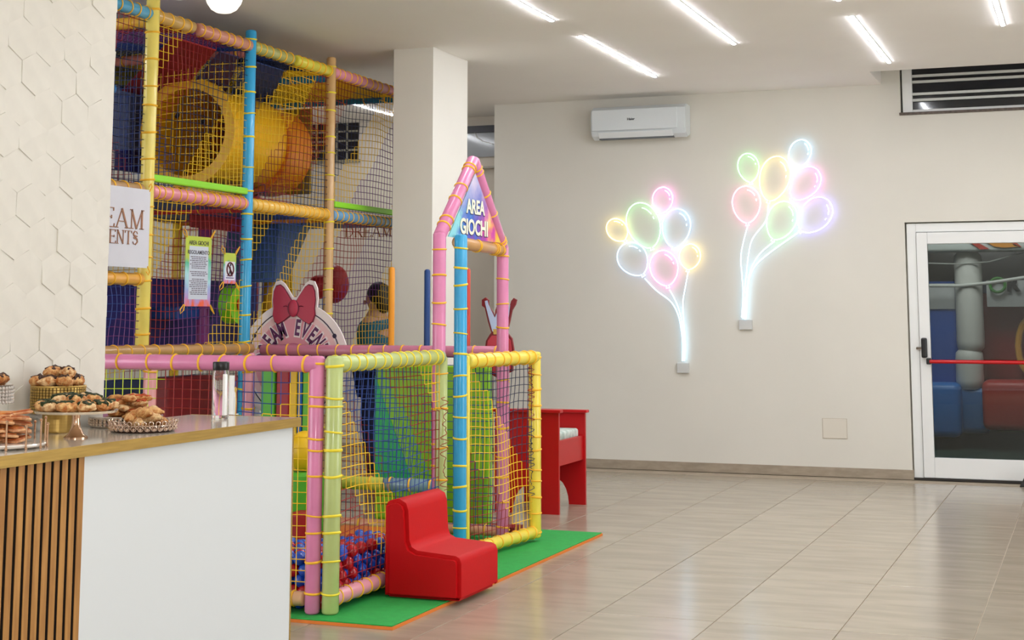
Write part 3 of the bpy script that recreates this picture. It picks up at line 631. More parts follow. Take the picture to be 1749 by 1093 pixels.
post('bottom_rail', pit, (-3.378, 6.5, .085), (-3.39, 7.76, .085), .036, 'E59AA8', 13, label='pink bottom rail')
post('bottom_rail', pit, (-5.2, 6.44, .085), (-3.49, 6.445, .085), .034, 'E0B088', 12, label='peach bottom rail')
post('bottom_rail', pit, (-5.2, 8.93, .07), (-3.5, 8.95, .07), .034, 'E0A080', 10, label='peach far bottom rail')
post('middle_rail', pit, (-4.72, 8.55, .37), (-4.1, 8.56, .37), .04, 'C8CC5A', 3, label='lime middle rail'); post('middle_rail', pit, (-4.1, 8.56, .37), (-3.74, 8.565, .37), .04, '7C9AA8', 3, label='blue-grey middle rail')
post('post', pit, (-5.2, 7.66, MATZ), (-5.2, 7.66, 1.17), .04, 'E8A0A0', 5, label='peach pink inner post'); post('post', pit, (-5.2, 8.78, MATZ), (-5.2, 8.78, 1.15), .04, 'DE93A4', 5, label='peach pink inner post')
R_ = [(7.27, 'r'), (7.68, 'y'), (8.25, 'b'), (8.69, 'r'), (9.3, 'y')]
net(pit, (-3.372, 6.51, .11), (-.013, 1.24, 0), (0, 0, 1.02), R_, 1.1, sag=.014)
net(pit, (-5.18, 6.445, .11), (1.69, 0, 0), (0, 0, 1.02), [(-4.35, 'l'), (-3.95, 'r'), (-3.62, 'b')] + [(-3.3, 'y')], sfun=lambda p: p.x+(1.0-p.z)*.6 if p.x < -3.75 or p.z > .95 else -3.5, sag=.014)
net(pit, (-5.15, 8.93, .1), (1.65, 0, 0), (0, 0, 1.03), [(-4.9, 'r'), (-4.4, 'k'), (-4.0, 'r'), (-3.6, 'b')], sfun=lambda p: p.x+p.z*.6, sag=.01)
# archway
ar = thing('entrance_arch', 'pink padded house-shaped archway with painted play area sign', 'archway', (-3.42, 8.3, MATZ))
AL, ARR = (-3.43, 7.845), (-3.43, 8.83); ap = (-3.43, 8.335, 2.32)
post('post', ar, (AL[0], AL[1], MATZ), (AL[0], AL[1], 1.86), .037, PK, 12, label='pink left post'); post('post', ar, (ARR[0], ARR[1], MATZ), (ARR[0], ARR[1], 1.83), .037, PK, 12, label='pink right post')
post('gable_tube', ar, (AL[0], AL[1], 1.84), (ap[0], ap[1]+.01, ap[2]), .038, PK, ts=[.12, .2, .45, .62, .85, .89]); post('gable_tube', ar, (ARR[0], ARR[1], 1.81), (ap[0], ap[1], ap[2]+.0), .037, PK, ts=[.06, .1, .4, .62, .86, .9])
post('crossbar', ar, (-3.42, 8.07, 1.815), (-3.43, 8.82, 1.795), .036, TN, ts=[.4, .42, .78, .82, .93], label='tan crossbar')
post('post', ar, (-3.375, 8.025, MATZ), (-3.375, 8.025, 1.855), .037, BL, 15, label='sky blue gate post', ring=RINGL)
def splash():
    m = bpy.data.materials.new('paint_splash'); m.use_nodes = True; nt = m.node_tree; N = nt.nodes; L = nt.links; b = N['Principled BSDF']; b.inputs['Roughness'].default_value = .4
    tc = N.new('ShaderNodeTexCoord'); nz = N.new('ShaderNodeTexNoise'); nz.inputs['Scale'].default_value = 7; nz.inputs['Detail'].default_value = 6; L.new(tc.outputs['Object'], nz.inputs[0])
    sp = N.new('ShaderNodeSeparateXYZ'); L.new(tc.outputs['Object'], sp.inputs[0])
    a = N.new('ShaderNodeMath'); a.operation = 'MULTIPLY_ADD'; L.new(nz.outputs[0], a.inputs[0]); a.inputs[1].default_value = .7; L.new(sp.outputs['Y'], a.inputs[2])
    cr = N.new('ShaderNodeValToRGB'); el = cr.color_ramp.elements
    cols = [(.1, '8ED6DC'), (.2, '2C6CC8'), (.34, '4A58C0'), (.46, '8A3AA8'), (.58, 'D03A9C'), (.7, 'F0B428'), (.85, 'E8E060')]
    el[0].position = .1; el[0].color = lin(cols[0][1]); el[1].position = .85; el[1].color = lin(cols[-1][1])
    for p_, c in cols[1:-1]: e = el.new(p_); e.color = lin(c)
    L.new(a.outputs[0], cr.inputs[0])
    mx = N.new('ShaderNodeMix'); mx.data_type = 'RGBA'; mx.inputs[7].default_value = lin('EDE8F4')
    n2 = N.new('ShaderNodeMath'); n2.operation = 'MULTIPLY_ADD'; n2.inputs[1].default_value = 2.6; n2.inputs[2].default_value = -.95; L.new(sp.outputs['Z'], n2.inputs[0])
    n3 = N.new('ShaderNodeMath'); n3.operation = 'MULTIPLY_ADD'; n3.use_clamp = True; L.new(nz.outputs[0], n3.inputs[0]); n3.inputs[1].default_value = 1.3; L.new(n2.outputs[0], n3.inputs[2])
    L.new(n3.outputs[0], mx.inputs[0]); L.new(cr.outputs[0], mx.inputs[6]); L.new(mx.outputs[2], b.inputs['Base Color']); return m
bm = bmesh.new(); prism(bm, [(0, -.40, 0), (0, .42, 0), (0, .0, .40)], (.006, 0, 0)); bmesh.ops.transform(bm, matrix=Matrix.Translation((0, .0, 0)), verts=bm.verts)
sg = obj('sign_board', bm, splash(), ar); sg.location = (-.0, .035, 1.84-MATZ)
for s, z, sz in (('AREA', .155, .115), ('GIOCHI', .03, .125)):
    for m_, off, dxx in ((mat('3A3A5A', .5), .0052, .008), (mat('F2EFD8', .5), .0035, .0095)):
        o = obj('lettering', text_mesh(s, sz, off, .001), m_, sg); o.rotation_euler = (PI/2, 0, PI/2); o.location = (dxx, (.0 if s == 'AREA' else -.02), z)
        o.scale = (1.0, 1, 1)
        if m_.name.endswith('3A3A5A'): o['label'] = 'dark letter outline'; o.location.y += .004; o.location.z -= .003
# net gate
gt = thing('net_gate', 'yellow padded gate with colourful net, standing slightly open', 'gate', (-3.36, 8.1, MATZ))
G0, G1 = Vector((-3.365, 8.1, 0)), Vector((-3.262, 8.95, 0)); gz0, gz1 = .075, 1.135; up = Vector((0, 0, 1))
post('top_rail', gt, G0+up*gz1, G1+up*gz1, .040, YL, 8); post('bottom_rail', gt, G0+up*gz0, G1+up*gz0, .036, YL, 8)
post('post', gt, G1+up*(gz0-.035), G1+up*(gz1+.035), .038, YL, 12); post('post', gt, G0+up*(gz0-.03), G0+up*(gz1+.03), .018, YL, 0)
net(gt, G0+up*(gz0+.03), G1-G0, up*(gz1-gz0-.05), [(8.83, 'r'), (9.38, 'y'), (12, 'k')], 1.1, sag=.012)

for nm, par, x0, y0, za, zb, m_ in (('loose_cord', pit, -3.345, 7.755, .45, .95, NETC['r']), ('loose_cord', gt, -3.26, 8.9, .75, 1.08, NETC['r']), ('loose_cord', gt, -3.26, 8.9, .3, .72, NETC['k'])):
    bm = bmesh.new(); pts = []
    for k in range(70):
        u = k/69; pts.append((x0+.012*math.sin(k*1.1), y0-.02+.035*math.sin(k*.9+math.sin(k*.37)), za+(zb-za)*u))
    tube(bm, pts, .0022, 5); o = obj(nm, bm, m_, par); o.location = -par.location
# balls
def ballm(h, nm): return mat(h, .22, name=nm, coat=.4)
bmn = bmesh.new(); bmesh.ops.create_icosphere(bmn, subdivisions=3, radius=.031); bmb = bpy.data.meshes.new('plastic_ball'); bmn.to_mesh(bmb); bmn.free(); smooth(bmb, 180)
bm_b, bm_r = bmb, bmb.copy(); bm_b.materials.append(ballm('1A4FC0', 'ball_blue')); bm_r.materials.append(ballm('B81420', 'ball_red'))
balls = []
def proj(p):
    q = Vector(p)-Vector((0, 0, CAMZ)); return CX+FPX*q.dot(RT)/q.dot(FW), CY-FPX*q.dot(UP)/q.dot(FW)
for lay in range(5):
    st = .058
    for i in range(14):
        for j in range(26):
            x = -3.452-st*i-(st/2 if (j+lay) % 2 else 0)+random.uniform(-.005, .005); y = 6.53+st*.9*j+random.uniform(-.005, .005); z = MATZ+.032+lay*.048+random.uniform(-.004, .006)
            top = .275-.1*max(0, y-6.75)-.02*math.sin(9*x+5*y)
            if z > top: continue
            u, v = proj((x, y, z))
            if u < 490 or u > 668: continue
            if y > 7.7: continue
            # keep only balls near the visible shell
            if z+.052 < top and (x < -3.55 or False) and y > 6.6: continue
            balls.append((x, y, z))
random.shuffle(balls); balls.sort(key=lambda p: -(p[2]*1.2+p[0]*.5-p[1]*.15)); balls = balls[:298]
for (x, y, z) in balls:
    blue = random.random() < .56
    o = obj('plastic_ball', bm_b if blue else bm_r, None, None, (x, y, z))
    tag(o, ('shiny blue' if blue else 'shiny red')+' plastic ball in the heap inside the ball pit', 'ball', ('blue' if blue else 'red')+' balls in the ball pit')

# lime board and coloured planks behind / inside the pit
LIME = mat('8CC81E', .4, name='lime_vinyl', bump=.05)
t = thing('play_panel', 'lime green padded panel with emerald triangle behind the ball pit', 'play panel', (-4.02, 9.07, MATZ))
obj('padding', BOX(-.4, .4, 0, .08, .06, 1.05, bev=.02), LIME, t); bm = bmesh.new(); prism(bm, [(-.4, -.006, .98), (-.395, -.006, .3), (-.12, -.006, .3)], (0, .006, 0)); obj('triangle', bm, mat('2EB866', .4), t)
for px0, px1, h, zt, nm in ((445, 468, '55B030', 1.08, 'green'), (471, 493, 'A01020', 1.1, 'dark red'), (494, 506, 'E8B820', 1.1, 'yellow'), (507, 515, '1A5AA8', 1.1, 'blue'), (516, 529, '66B828', 1.1, 'lime green')):
    a = at(px0, 700, 'Y', 8.75).x; b = at(px1, 700, 'Y', 8.75).x
    o = obj('padded_plank', BOX(a, b, 8.75, 8.79, MATZ, zt, bev=.008), mat(h, .4)); tag(o, 'upright '+nm+' padded plank inside the ball pit net', 'plank', 'padded planks in the ball pit')
o = obj('soft_block', BOX(-4.3, -3.9, 8.1, 8.4, MATZ, .14, bev=.02), mat('D0702A', .5)); tag(o, 'low orange soft play block on the green mat in the pit', 'soft block')
o = obj('soft_block', BOX(-4.42, -4.33, 7.9, 8.08, MATZ, .26, bev=.02), mat('A81020', .5)); tag(o, 'dark red soft play cube in the pit', 'soft block')
bm = bmesh.new(); blob(bm, (0, 0, 0), .1, .1, .12, 3, 0); q = at(520, 770, 'Y', 8.2); o = obj('soft_ball', bm, mat('F0C020', .4), None, tuple(q)); smooth(o, 180); tag(o, 'big yellow soft ball behind the pink corner post', 'ball'); q.z -= .12
bm = bmesh.new(); lathe(bm, [(.11, 0), (.12, .02), (.12, q.z-MATZ-.02), (.1, q.z-MATZ)], 24); o = obj('soft_drum', bm, mat('58B030', .4), None, (q.x, q.y, MATZ)); smooth(o); tag(o, 'green padded drum carrying the yellow ball', 'soft play')

# red soft chair
XB, XE = -3.33, -2.915
prof = [(XB, MATZ), (XE, MATZ), (XE, .2), (XE-.01, .225), (XE-.03, .235)]+[(-3.15, .25), (-3.18, .265), (-3.192, .295), (-3.2, .44), (-3.212, .475), (-3.25, .495), (-3.3, .485), (XB, .465)]
bm = bmesh.new(); prism(bm, [(x, 6.935, z) for x, z in prof], (0, .52, 0))
bmesh.ops.bevel(bm, geom=[e for e in bm.edges if abs(e.verts[0].co.y-e.verts[1].co.y) < 1e-4], offset=.02, segments=4, affect='EDGES')
bmesh.ops.bevel(bm, geom=[e for e in bm.edges if e.calc_length() > .4 and e.calc_face_angle(0) > .8], offset=.02, segments=3, affect='EDGES')
t = thing('kids_armchair', 'small red vinyl foam chair standing on the green mat edge', 'chair', (-3.12, 7.2, MATZ))
o = obj('foam_body', bm, RED, t); o.location = -t.location; smooth(o, 50)
bm = bmesh.new(); tube(bm, [(-3.188, 6.95, .268), (-3.188, 7.44, .268)], .003, 6); o = obj('seam', bm, mat('8A0408', .5), t); o.location = -t.location

# red bench
t = thing('red_bench', 'glossy red bench with arched side panels and green cushion', 'bench', (-3.78, 10.6, 0))
def side(y, x0, x1, H):
    w_ = x1-x0; pts = [(x0, 0), (x0+.12, 0)]+[(x0+w_/2+(w_/2-.13)*-math.cos(a), .19*math.sin(a)) for a in [PI*k/10 for k in range(11)]]+[(x1-.12, 0), (x1, 0), (x1, H), (x0, H)]
    q = []
    for p_ in pts:
        if not q or (Vector(p_)-Vector(q[-1])).length > 1e-3: q.append(p_)
    bm = bmesh.new(); prism(bm, [(x+3.78, y-10.6, z) for x, z in q], (0, .025, 0)); return bm
obj('side_panel', side(10.3, -4.06, -3.575, .71), REDL, t); obj('side_panel', side(10.9, -4.06, -3.575, .675), REDL, t)
obj('cap', BOX(-.31, .225, -.325, -.255, .705, .728, bev=.005), REDL, t); obj('cap', BOX(-.31, .225, .275, .345, .672, .693, bev=.005), REDL, t)
obj('seat_board', BOX(-.255, .164, -.28, .31, .46, .49), REDL, t); obj('apron', BOX(.165, .19, -.28, .31, .33, .505), REDL, t); obj('backboard', BOX(-.28, -.255, -.28, .31, .3, .66), REDL, t)
smooth(obj('cushion', BOX(-.25, .16, -.27, .29, .485, .56, bev=.02), mat('8FA89C', .8, name='cushion_cloth', noise=.5, h2='DCE2DC', nscale=9), t))

# tall coloured poles behind the pit
for px, py, h, nm, y in ((669.5, 456, 'E8961A', 'orange', 9.18), (730, 460, '16407E', 'navy blue', 9.18), (798.5, 458, 'C8402A', 'red-orange', 9.18)):
    q = at(px, py, 'Y', y); t = thing('tall_pole', 'upright '+nm+' tube standing behind the far pink rail', 'pole', (q.x, y, MATZ), 'coloured poles behind the pit')
    bm = bmesh.new(); rod(bm, (0, 0, .02), (0, 0, q.z-MATZ), .02); smooth(obj('tube', bm, mat(h, .35), t)); bm = bmesh.new(); lathe(bm, [(.05, 0), (.05, .02), (.03, .03)], 20); obj('foot', bm, BLACK, t)

# bow sign
sc0 = Vector((-5.0, 9.02, 1.08)); t = thing('round_sign', 'round pink cut-out sign with big bow on top', 'sign', (sc0.x, sc0.y, MATZ))
PKW = mat('F0E4E4', .5, name='sign_white'); zc = sc0.z-MATZ
def disc(r_, y0, y1, h_, m, nm, par=t, cx=0, cz=zc, sx=1, seg=56):
    bm = bmesh.new(); prism(bm, [(cx+r_*sx*math.cos(2*PI*k/seg), y0, cz+r_*math.sin(2*PI*k/seg)) for k in range(seg)], (0, y1-y0, 0)); return obj(nm, bm, m, par)
def lobe(s, g=0):          # one half of the bow
    P_ = [(x*.71, z*.68) for x, z in [(.02, .06), (.06, .12), (.115, .2), (.15, .225), (.19, .215), (.215, .16), (.222, .08), (.215, .0), (.222, -.06), (.2, -.125), (.165, -.15), (.1, -.115), (.05, -.075), (.02, -.05)]]
    c = Vector((.09, .02)); return [(s*(x+(x-c.x)*g), (z+(z-c.y)*g)) for x, z in P_]
bz = zc+.36
# base board, bow board behind
disc(.405, 0, .012, None, PKW, 'board')
bm = bmesh.new()
for s in (-1, 1): prism(bm, [(x, -.0005, bz+z) for x, z in lobe(s, .26)], (0, .012, 0))
prism(bm, [(x, -.0004, bz+z) for x, z in ((-.06, .075), (.06, .075), (.06, -.07), (-.06, -.07))], (0, .0118, 0)); obj('bow_backing', bm, PKW, t)
bm = bmesh.new(); tube(bm, [(.352*math.cos(2*PI*k/56), -.002, zc+.352*math.sin(2*PI*k/56)) for k in range(56)], .0035, 6, closed=True)
for a in (.53, 2.61): blob(bm, (.352*math.cos(a), -.003, zc+.352*math.sin(a)), .016, .006, .016, 2, 0)
obj('rope_line', bm, mat('2A2440', .5), t)
disc(.335, -.003, 0, None, mat('EBC4C6', .5), 'pale_ring'); disc(.29, -.006, -.003, None, mat('DE93A2', .5), 'pink_field'); disc(.13, -.009, -.006, None, mat('C46A88', .5), 'inner_field')
bow = mat('B8344E', .45, name='bow_rose'); bowd = mat('6E1A34', .5)
for s in (-1, 1):
    bm = bmesh.new(); prism(bm, [(x, -.012, bz+z) for x, z in lobe(s, .06)], (0, .01, 0)); obj('bow_outline', bm, bowd, t)
    bm = bmesh.new(); prism(bm, [(x, -.018, bz+z) for x, z in lobe(s)], (0, .008, 0)); obj('bow_loop', bm, bow, t)
    bm = bmesh.new(); tube(bm, [(s*x, -.02, bz+z) for x, z in ((.04, .01), (.055, .016), (.075, .012))], .003, 6); obj('crease', bm, bowd, t)
disc(.056, -.021, -.012, None, bowd, 'knot_outline', cz=bz, sx=.78).scale = (1, 1, 1)
bm = bmesh.new(); blob(bm, (0, -.02, bz), .036, .014, .058, 3, 0); smooth(obj('bow_knot', bm, bow, t), 180)
TXT = 'DREAM EVENTS'; n = len(TXT)
for off, m_, yy in ((.014, PKW, -.0085), (.004, mat('5A1E54', .5), -.011)):
    for k, ch in enumerate(TXT):
        if ch == ' ': continue
        a = PI/2-(k-(n-1)/2)*.262
        o = obj('letter', text_mesh(ch, .128, off, .0008), m_, t); rr = .185
        o.matrix_local = Matrix.Translation((rr*math.cos(a), yy, zc+rr*math.sin(a))) @ Matrix.Rotation(PI/2-a, 4, 'Y') @ Matrix.Rotation(PI/2, 4, 'X') @ Matrix.Diagonal((.6, 1.15, 1, 1))
bm = bmesh.new(); box(bm, -.3, -.26, .012, .04, 0, zc); box(bm, .26, .3, .012, .04, 0, zc); obj('stand_leg', bm, WHITE, t)
# crown sign
q0 = Vector((-3.63, 9.3, MATZ)); t = thing('crown_sign', 'red cut-out sign with pale blue crown behind the arch', 'sign', tuple(q0))
cb = at(850, 600, 'Y', 9.3); crd = mat('C03848', .45); dk = mat('7A0E18', .45)
def cpt(pts, y): return [at(x, yy, 'Y', 9.3+y)-q0 for x, yy in pts]
bm = bmesh.new(); prism(bm, cpt([(828, 596), (830, 582), (836, 572), (839, 568), (833, 548), (828, 526), (823, 522), (823, 512), (829, 508), (834, 513), (834, 523), (842, 534), (845, 540), (846, 530), (848, 524), (850, 522), (850, 510), (856, 510), (858, 522), (862, 532), (870, 524), (873, 514), (877, 509), (882, 512), (880, 520), (874, 530), (870, 550), (866, 568), (874, 578), (877, 596), (875, 634), (850, 646), (830, 634)], 0), (0, .02, 0)); obj('board', bm, dk, t)
bm = bmesh.new(); prism(bm, cpt([(831, 596), (833, 582), (840, 573), (864, 573), (872, 581), (874, 596), (872, 630), (850, 640), (833, 630)], -.004), (0, .004, 0)); obj('face_field', bm, crd, t)
bm = bmesh.new(); prism(bm, cpt([(841, 566), (836, 548), (829, 520), (828, 514), (832, 513), (834, 521), (845, 543), (852, 525), (859, 543), (871, 521), (866, 560), (862, 567)], -.006), (0, .005, 0)); obj('crown', bm, mat('B9CDEE', .4), t)
bm = bmesh.new(); prism(bm, cpt([(842, 562), (864, 562), (863, 571), (843, 571)], -.01), (0, .005, 0)); obj('crown_band', bm, GOLD, t)
obj('foot', BOX(-.1, .12, -.06, .1, 0, .03), dk, t); obj('stand_pole', BOX(-.0, .03, .02, .04, .03, 1.1), dk, t)

# ================================================================ CLIMBING FRAME (play gym)
XG, XR = -5.245, -6.55
gy = thing('climbing_frame', 'tall netted indoor climbing frame of padded coloured tubes', 'climbing frame', (XG, 8.8, 0))
YP = [5.4, 6.47, 7.63, 8.79, 9.955, 11.12]; ZT, ZM = 3.2, 2.13
post('post', gy, (XG, YP[2], 1.2), (XG+.015, YP[2]-.01, 3.31), .041, 'F2DC6E', 14, label='pale yellow post'); post('post', gy, (XG, YP[3], .0), (XG, YP[3], 3.31), .037, BL, 20, label='sky blue post', ring=RINGL)
post('post', gy, (XG, YP[4], .0), (XG, YP[4], 3.31), .036, 'CDA46E', 20, label='tan post', ring=RINGL); post('post', gy, (XG, YP[5], 0), (XG, YP[5], 3.3), .036, BL, 8); post('post', gy, (XG, YP[1], 0), (XG, YP[1], 3.3), .04, 'E08FB4', 8)
top = [('3FA0C8', 1, 2), ('CBA25A', 2, 2.4), ('D08A74', 2.4, 3), ('A8A860', 3, 3.5), ('D8CC40', 3.5, 4), ('D88A98', 4, 5)]
def yy(t_): i = min(int(t_), 4); return YP[i]+(YP[i+1]-YP[i])*(t_-i)
for h, a, b in top: post('top_rail', gy, (XG, yy(a)+.02, ZT), (XG, yy(b)-.02, ZT), .04, h, max(3, int((b-a)*12)))
mid = [('B89068', 1, 1.95, 9), ('E8909C', 2.03, 2.97, 14), ('EDBE5A', 3.03, 3.97, 15), ('6FA0C8', 4.03, 5, 14)]
for h, a, b, n in mid: post('middle_rail', gy, (XG, yy(a), ZM), (XG, yy(b), ZM), .04, h, n)
post('low_rail', gy, (XG, 6.5, 1.605), (XG, 7.6, 1.605), .036, 'E9A84A', 9, label='orange low rail')
post('low_rail', gy, (XG+.045, 6.47, 1.195), (XG+.045, 8.8, 1.175), .036, 'BE9058', 16, label='tan rail over the pit')
# deck edges + decks
obj('deck_edge', BOX(-.02, .03, -1.14, -.05, 2.19, 2.235, bev=.01), mat('8ED82C', .4), gy); obj('deck_edge', BOX(-.02, .03, 1.2, 2.3, 2.19, 2.235, bev=.01), mat('8ED82C', .4), gy)
obj('deck', BOX(-1.3, -.05, -3.3, 2.3, 2.1, 2.17, bev=.01), mat('22408A', .5), gy)
# rear frame, seen through the nets
for k, h in zip(range(1, 6), ('E08060', 'B4C048', '7A2E6E', 'E8C030', 'B04848')): post('post', gy, (XR, YP[k], 0), (XR, YP[k], 3.3), .036, h, 6)
post('top_rail', gy, (XR, YP[1], ZT), (XR, YP[3], ZT), .036, 'E8A030', 8); post('top_rail', gy, (XR, YP[3], ZT), (XR, YP[5], ZT), .036, '3A8CA8', 8); post('middle_rail', gy, (XR, YP[1], ZM), (XR, YP[5], ZM), .036, '8C2840', 12)
for k, h in ((2, 'F0B83A'), (3, 'D07A6A'), (4, '2878A0'), (5, '2A7A9C')): post('cross_rail', gy, (XG-.03, YP[k], ZT-.04), (XR, YP[k], ZT-.04), .036, h, 7)
for k, h in ((2, '3A9CD0'), (3, 'C0303A'), (4, 'C87A30')): post('cross_rail', gy, (XG-.03, YP[k], ZM-.02), (XR, YP[k], ZM-.02), .036, h, 6)
q = at(222, 145, 'X', -5.5); post('side_rail', gy, (-5.6, 6.5, 2.78), (-5.6, 7.75, 2.78), .04, '2E86D0', 4, label='blue foam rail')
xg = XG
NB = [
 (1, ZM, ZT, [(3.6, 'r'), (4.2, 'r'), (4.75, 'k'), (5.3, 'k')]),
 (2, ZM, ZT, [(4.72, 'y'), (5.1, 'r'), (5.6, 'k'), (7, 'y')]),
 (3, ZM, ZT, [(6.0, 'k'), (6.48, 'y'), (7.1, 'r'), (7.5, 'k')]),
 (4, ZM, ZT, [(7.1, 'r'), (7.55, 'k'), (7.95, 'y'), (8.6, 'p')]),
 (2, 1.17, ZM, [(6.0, 'y'), (6.5, 'r'), (7.03, 'p'), (8, 'y')]),
 (3, 1.17, ZM, [(7.0, 'y'), (7.45, 'b'), (7.85, 'y'), (8.3, 'r'), (9, 'b')]),
 (4, 1.17, ZM, [(8.0, 'y'), (8.5, 'r'), (9.1, 'p'), (9.6, 'y')]),
 (1, 1.17, 1.6, [(5.4, 'p'), (5.9, 'b'), (9, 'p')]),
]
for i, z0, z1, bd in NB: net(gy, (xg, YP[i]+.03, z0), (0, YP[i+1]-YP[i]-.06, 0), (0, 0, z1-z0), bd, -1.05, r=.0027, sag=.011)
for i in (1, 2, 3, 4): net(gy, (XR, YP[i], .1), (0, 1.16, 0), (0, 0, 3.1), [(4.5, 'r'), (5.4, 'k'), (6.3, 'r'), (7.3, 'p'), (8.3, 'y'), (9.2, 'r'), (10, 'k')], -1.05, cell=.055, r=.0027)
for i in (3, 4): net(gy, (XG, YP[i], 2.15), (XR-XG, 0, 0), (0, 0, 1.05), [(-6.3, 'r'), (-5.9, 'b'), (-5.5, 'y')], sfun=lambda p: p.x+.5*(p.z-2.6), cell=.055)
net(gy, (XG, YP[2], ZT-.03), (0, YP[5]-YP[2], 0), (XR-XG, 0, 0), [(7.4, 'y'), (8.1, 'r'), (8.7, 'p'), (9.3, 'b'), (9.8, 'k'), (10.4, 'y')], sfun=lambda p: p.y+(p.x+5.2)*-.7, cell=.035, r=.004, sag=.03, name='roof_net')
# fabric sails under the roof
for (a, b, c, d_), h, nm in ((((XG-.06, 7.95, 3.12), (XG-.06, 8.45, 3.12), (XR+.05, 9.75, 3.0), (XR+.05, 9.1, 3.0)), 'A01418', 'red roof sail'), (((XG-.06, 8.5, 3.12), (XG-.06, 8.75, 3.12), (XR+.05, 10.4, 3.0), (XR+.05, 9.8, 3.0)), '4A2450', 'plum roof sail'), (((XG-.06, 8.85, 3.12), (XG-.06, 9.35, 3.12), (XR+.05, 11.1, 3.0), (XR+.05, 10.45, 3.0)), '1E3C78', 'blue roof sail')):
    bm = bmesh.new(); prism(bm, [a, b, c, d_], (0, 0, .006)); o = obj('roof_sail', bm, mat(h, .7), gy); o.location = -gy.location; o['label'] = nm
# tunnel: corrugated-free plastic tube, ring mouth, bolts
TY = mat('F2B416', .3, name='tunnel_yellow', coat=.3); c0 = Vector((-5.975, 9.2, 2.69)); c1 = Vector((-5.98, 10.38, 2.66))
def tring(bm, c, r0, r1, y0, y1, seg=48):
    for k in range(seg):
        pass
    rings = []
    for rr, y in ((r0, y0), (r1, y0), (r1, y1), (r0, y1)): rings.append([bm.verts.new((c.x+rr*math.cos(2*PI*k/seg), y, c.z+rr*math.sin(2*PI*k/seg))) for k in range(seg)])
    for a, b in zip(rings, rings[1:]+rings[:1]):
        for k in range(seg): bm.faces.new((a[k], a[(k+1) % seg], b[(k+1) % seg], b[k]))
    bmesh.ops.recalc_face_normals(bm, faces=bm.faces[:]); return bm
tb = obj('tunnel', tring(bmesh.new(), c0, .325, .345, 9.22, 10.0), TY, gy); tb.location = -gy.location; smooth(tb, 50)
o = obj('tunnel_mouth', tring(bmesh.new(), c0, .315, .392, 9.16, 9.22), TY, tb); smooth(o, 50)
o = obj('tunnel_section', tring(bmesh.new(), c1, .32, .365, 10.0, 10.05), mat('D87A14', .35), tb); smooth(o, 50)
o = obj('tunnel_section', tring(bmesh.new(), c1, .325, .345, 10.05, 10.4), mat('E88A1C', .3), tb); smooth(o, 50)
o = obj('tunnel_end', BOX(-6.33, -5.65, 10.4, 10.43, 2.33, 3.0, bev=.01), mat('7A6428', .5), tb)
for k, a in enumerate((-2.2, -.9, 1.3, 2.6, .2)):
    for y in (9.45, 9.8):
        bm = bmesh.new(); lathe(bm, [(.022, 0), (.022, .01), (.01, .016)], 12)
        o = obj('bolt', bm, mat('5A6070', .4, .6), tb); nrm = Vector((-math.cos(a), 0, -math.sin(a))); o.rotation_mode = 'QUATERNION'; o.rotation_quaternion = nrm.to_track_quat('Z', 'Y'); o.location = Vector((c0.x, y, c0.z))-nrm*.325
# interior pads and toys (parts of the frame)
def pad(nm, px0, py0, px1, py1, X, th, h, lab=None, bev=.015):
    A = at(px0, py1, 'X', X); B = at(px1, py0, 'X', X)
    o = obj(nm, BOX(X-th, X, min(A.y, B.y), max(A.y, B.y), A.z, B.z, bev=bev), mat(h, .5, bump=.05), gy); o.location = -gy.location
    if lab: o['label'] = lab
    return o
pad('foam_pad', 150, 482, 440, 600, -6.42, .06, '2A2470', 'indigo wall pad'); pad('foam_pad', 302, 524, 368, 546, -6.1, .3, '123C80', 'navy step pad')
pad('foam_pad', 150, 20, 250, 132, -6.45, .05, 'A8A438', 'olive yellow pad'); pad('foam_pad', 200, 156, 248, 256, -6.48, .05, '62709C', 'slate blue pad'); pad('foam_pad', 204, 258, 246, 290, -6.48, .05, '2A2468', 'indigo step pad')
pad('foam_pad', 270, 350, 420, 372, -6.3, .05, '1E4470', 'deep blue beam pad'); pad('foam_pad', 330, 350, 430, 388, -5.9, .04, '8C141C', 'red beam pad')
pad('foam_pad', 432, 362, 520, 382, -5.9, .05, 'D07A1A', 'orange pad under the tunnel')
pad('foam_pad', 175, 640, 345, 760, -6.0, .1, '203058', 'dark navy lower pad'); pad('foam_pad', 285, 640, 365, 760, -5.55, .1, '7A1018', 'dark red lower pad'); pad('foam_pad', 380, 640, 440, 760, -5.8, .1, '8A3848', 'plum lower pad')
for px, y0, y1, X, rr, h, lab in ((345, 370, 600, -6.1, .05, '8A3C78', 'purple inner post'), (464, 388, 640, -5.95, .09, 'C8921E', 'tall yellow roller'), (486, 388, 640, -6.1, .05, 'D8A828', 'slim yellow roller')):
    A = at(px, y1, 'X', X); B = at(px, y0, 'X', X); bm = bmesh.new(); rod(bm, (X, A.y, A.z), (X, A.y, B.z), rr); o = obj('roller', bm, foam(h), gy); o.location = -gy.location; smooth(o); o['label'] = lab
q = at(400, 520, 'X', -5.9)
for rr, th, h, lab in ((.14, .1, '7CC81E', 'lime green punching wheel'), (.05, .14, 'C01420', 'red hub')):
    bm = bmesh.new(); tube(bm, [(q.x-.05, q.y, q.z), (q.x-.05+th, q.y, q.z)], rr, 32); bmesh.ops.bevel(bm, geom=[e for e in bm.edges if e.calc_length() > 0 and len(e.link_faces) == 2 and e.calc_face_angle(0) > 1], offset=.01, segments=2, affect='EDGES'); o = obj('spinning_wheel' if rr > .1 else 'wheel_hub', bm, mat(h, .4), gy); o.location = -gy.location; o['label'] = lab
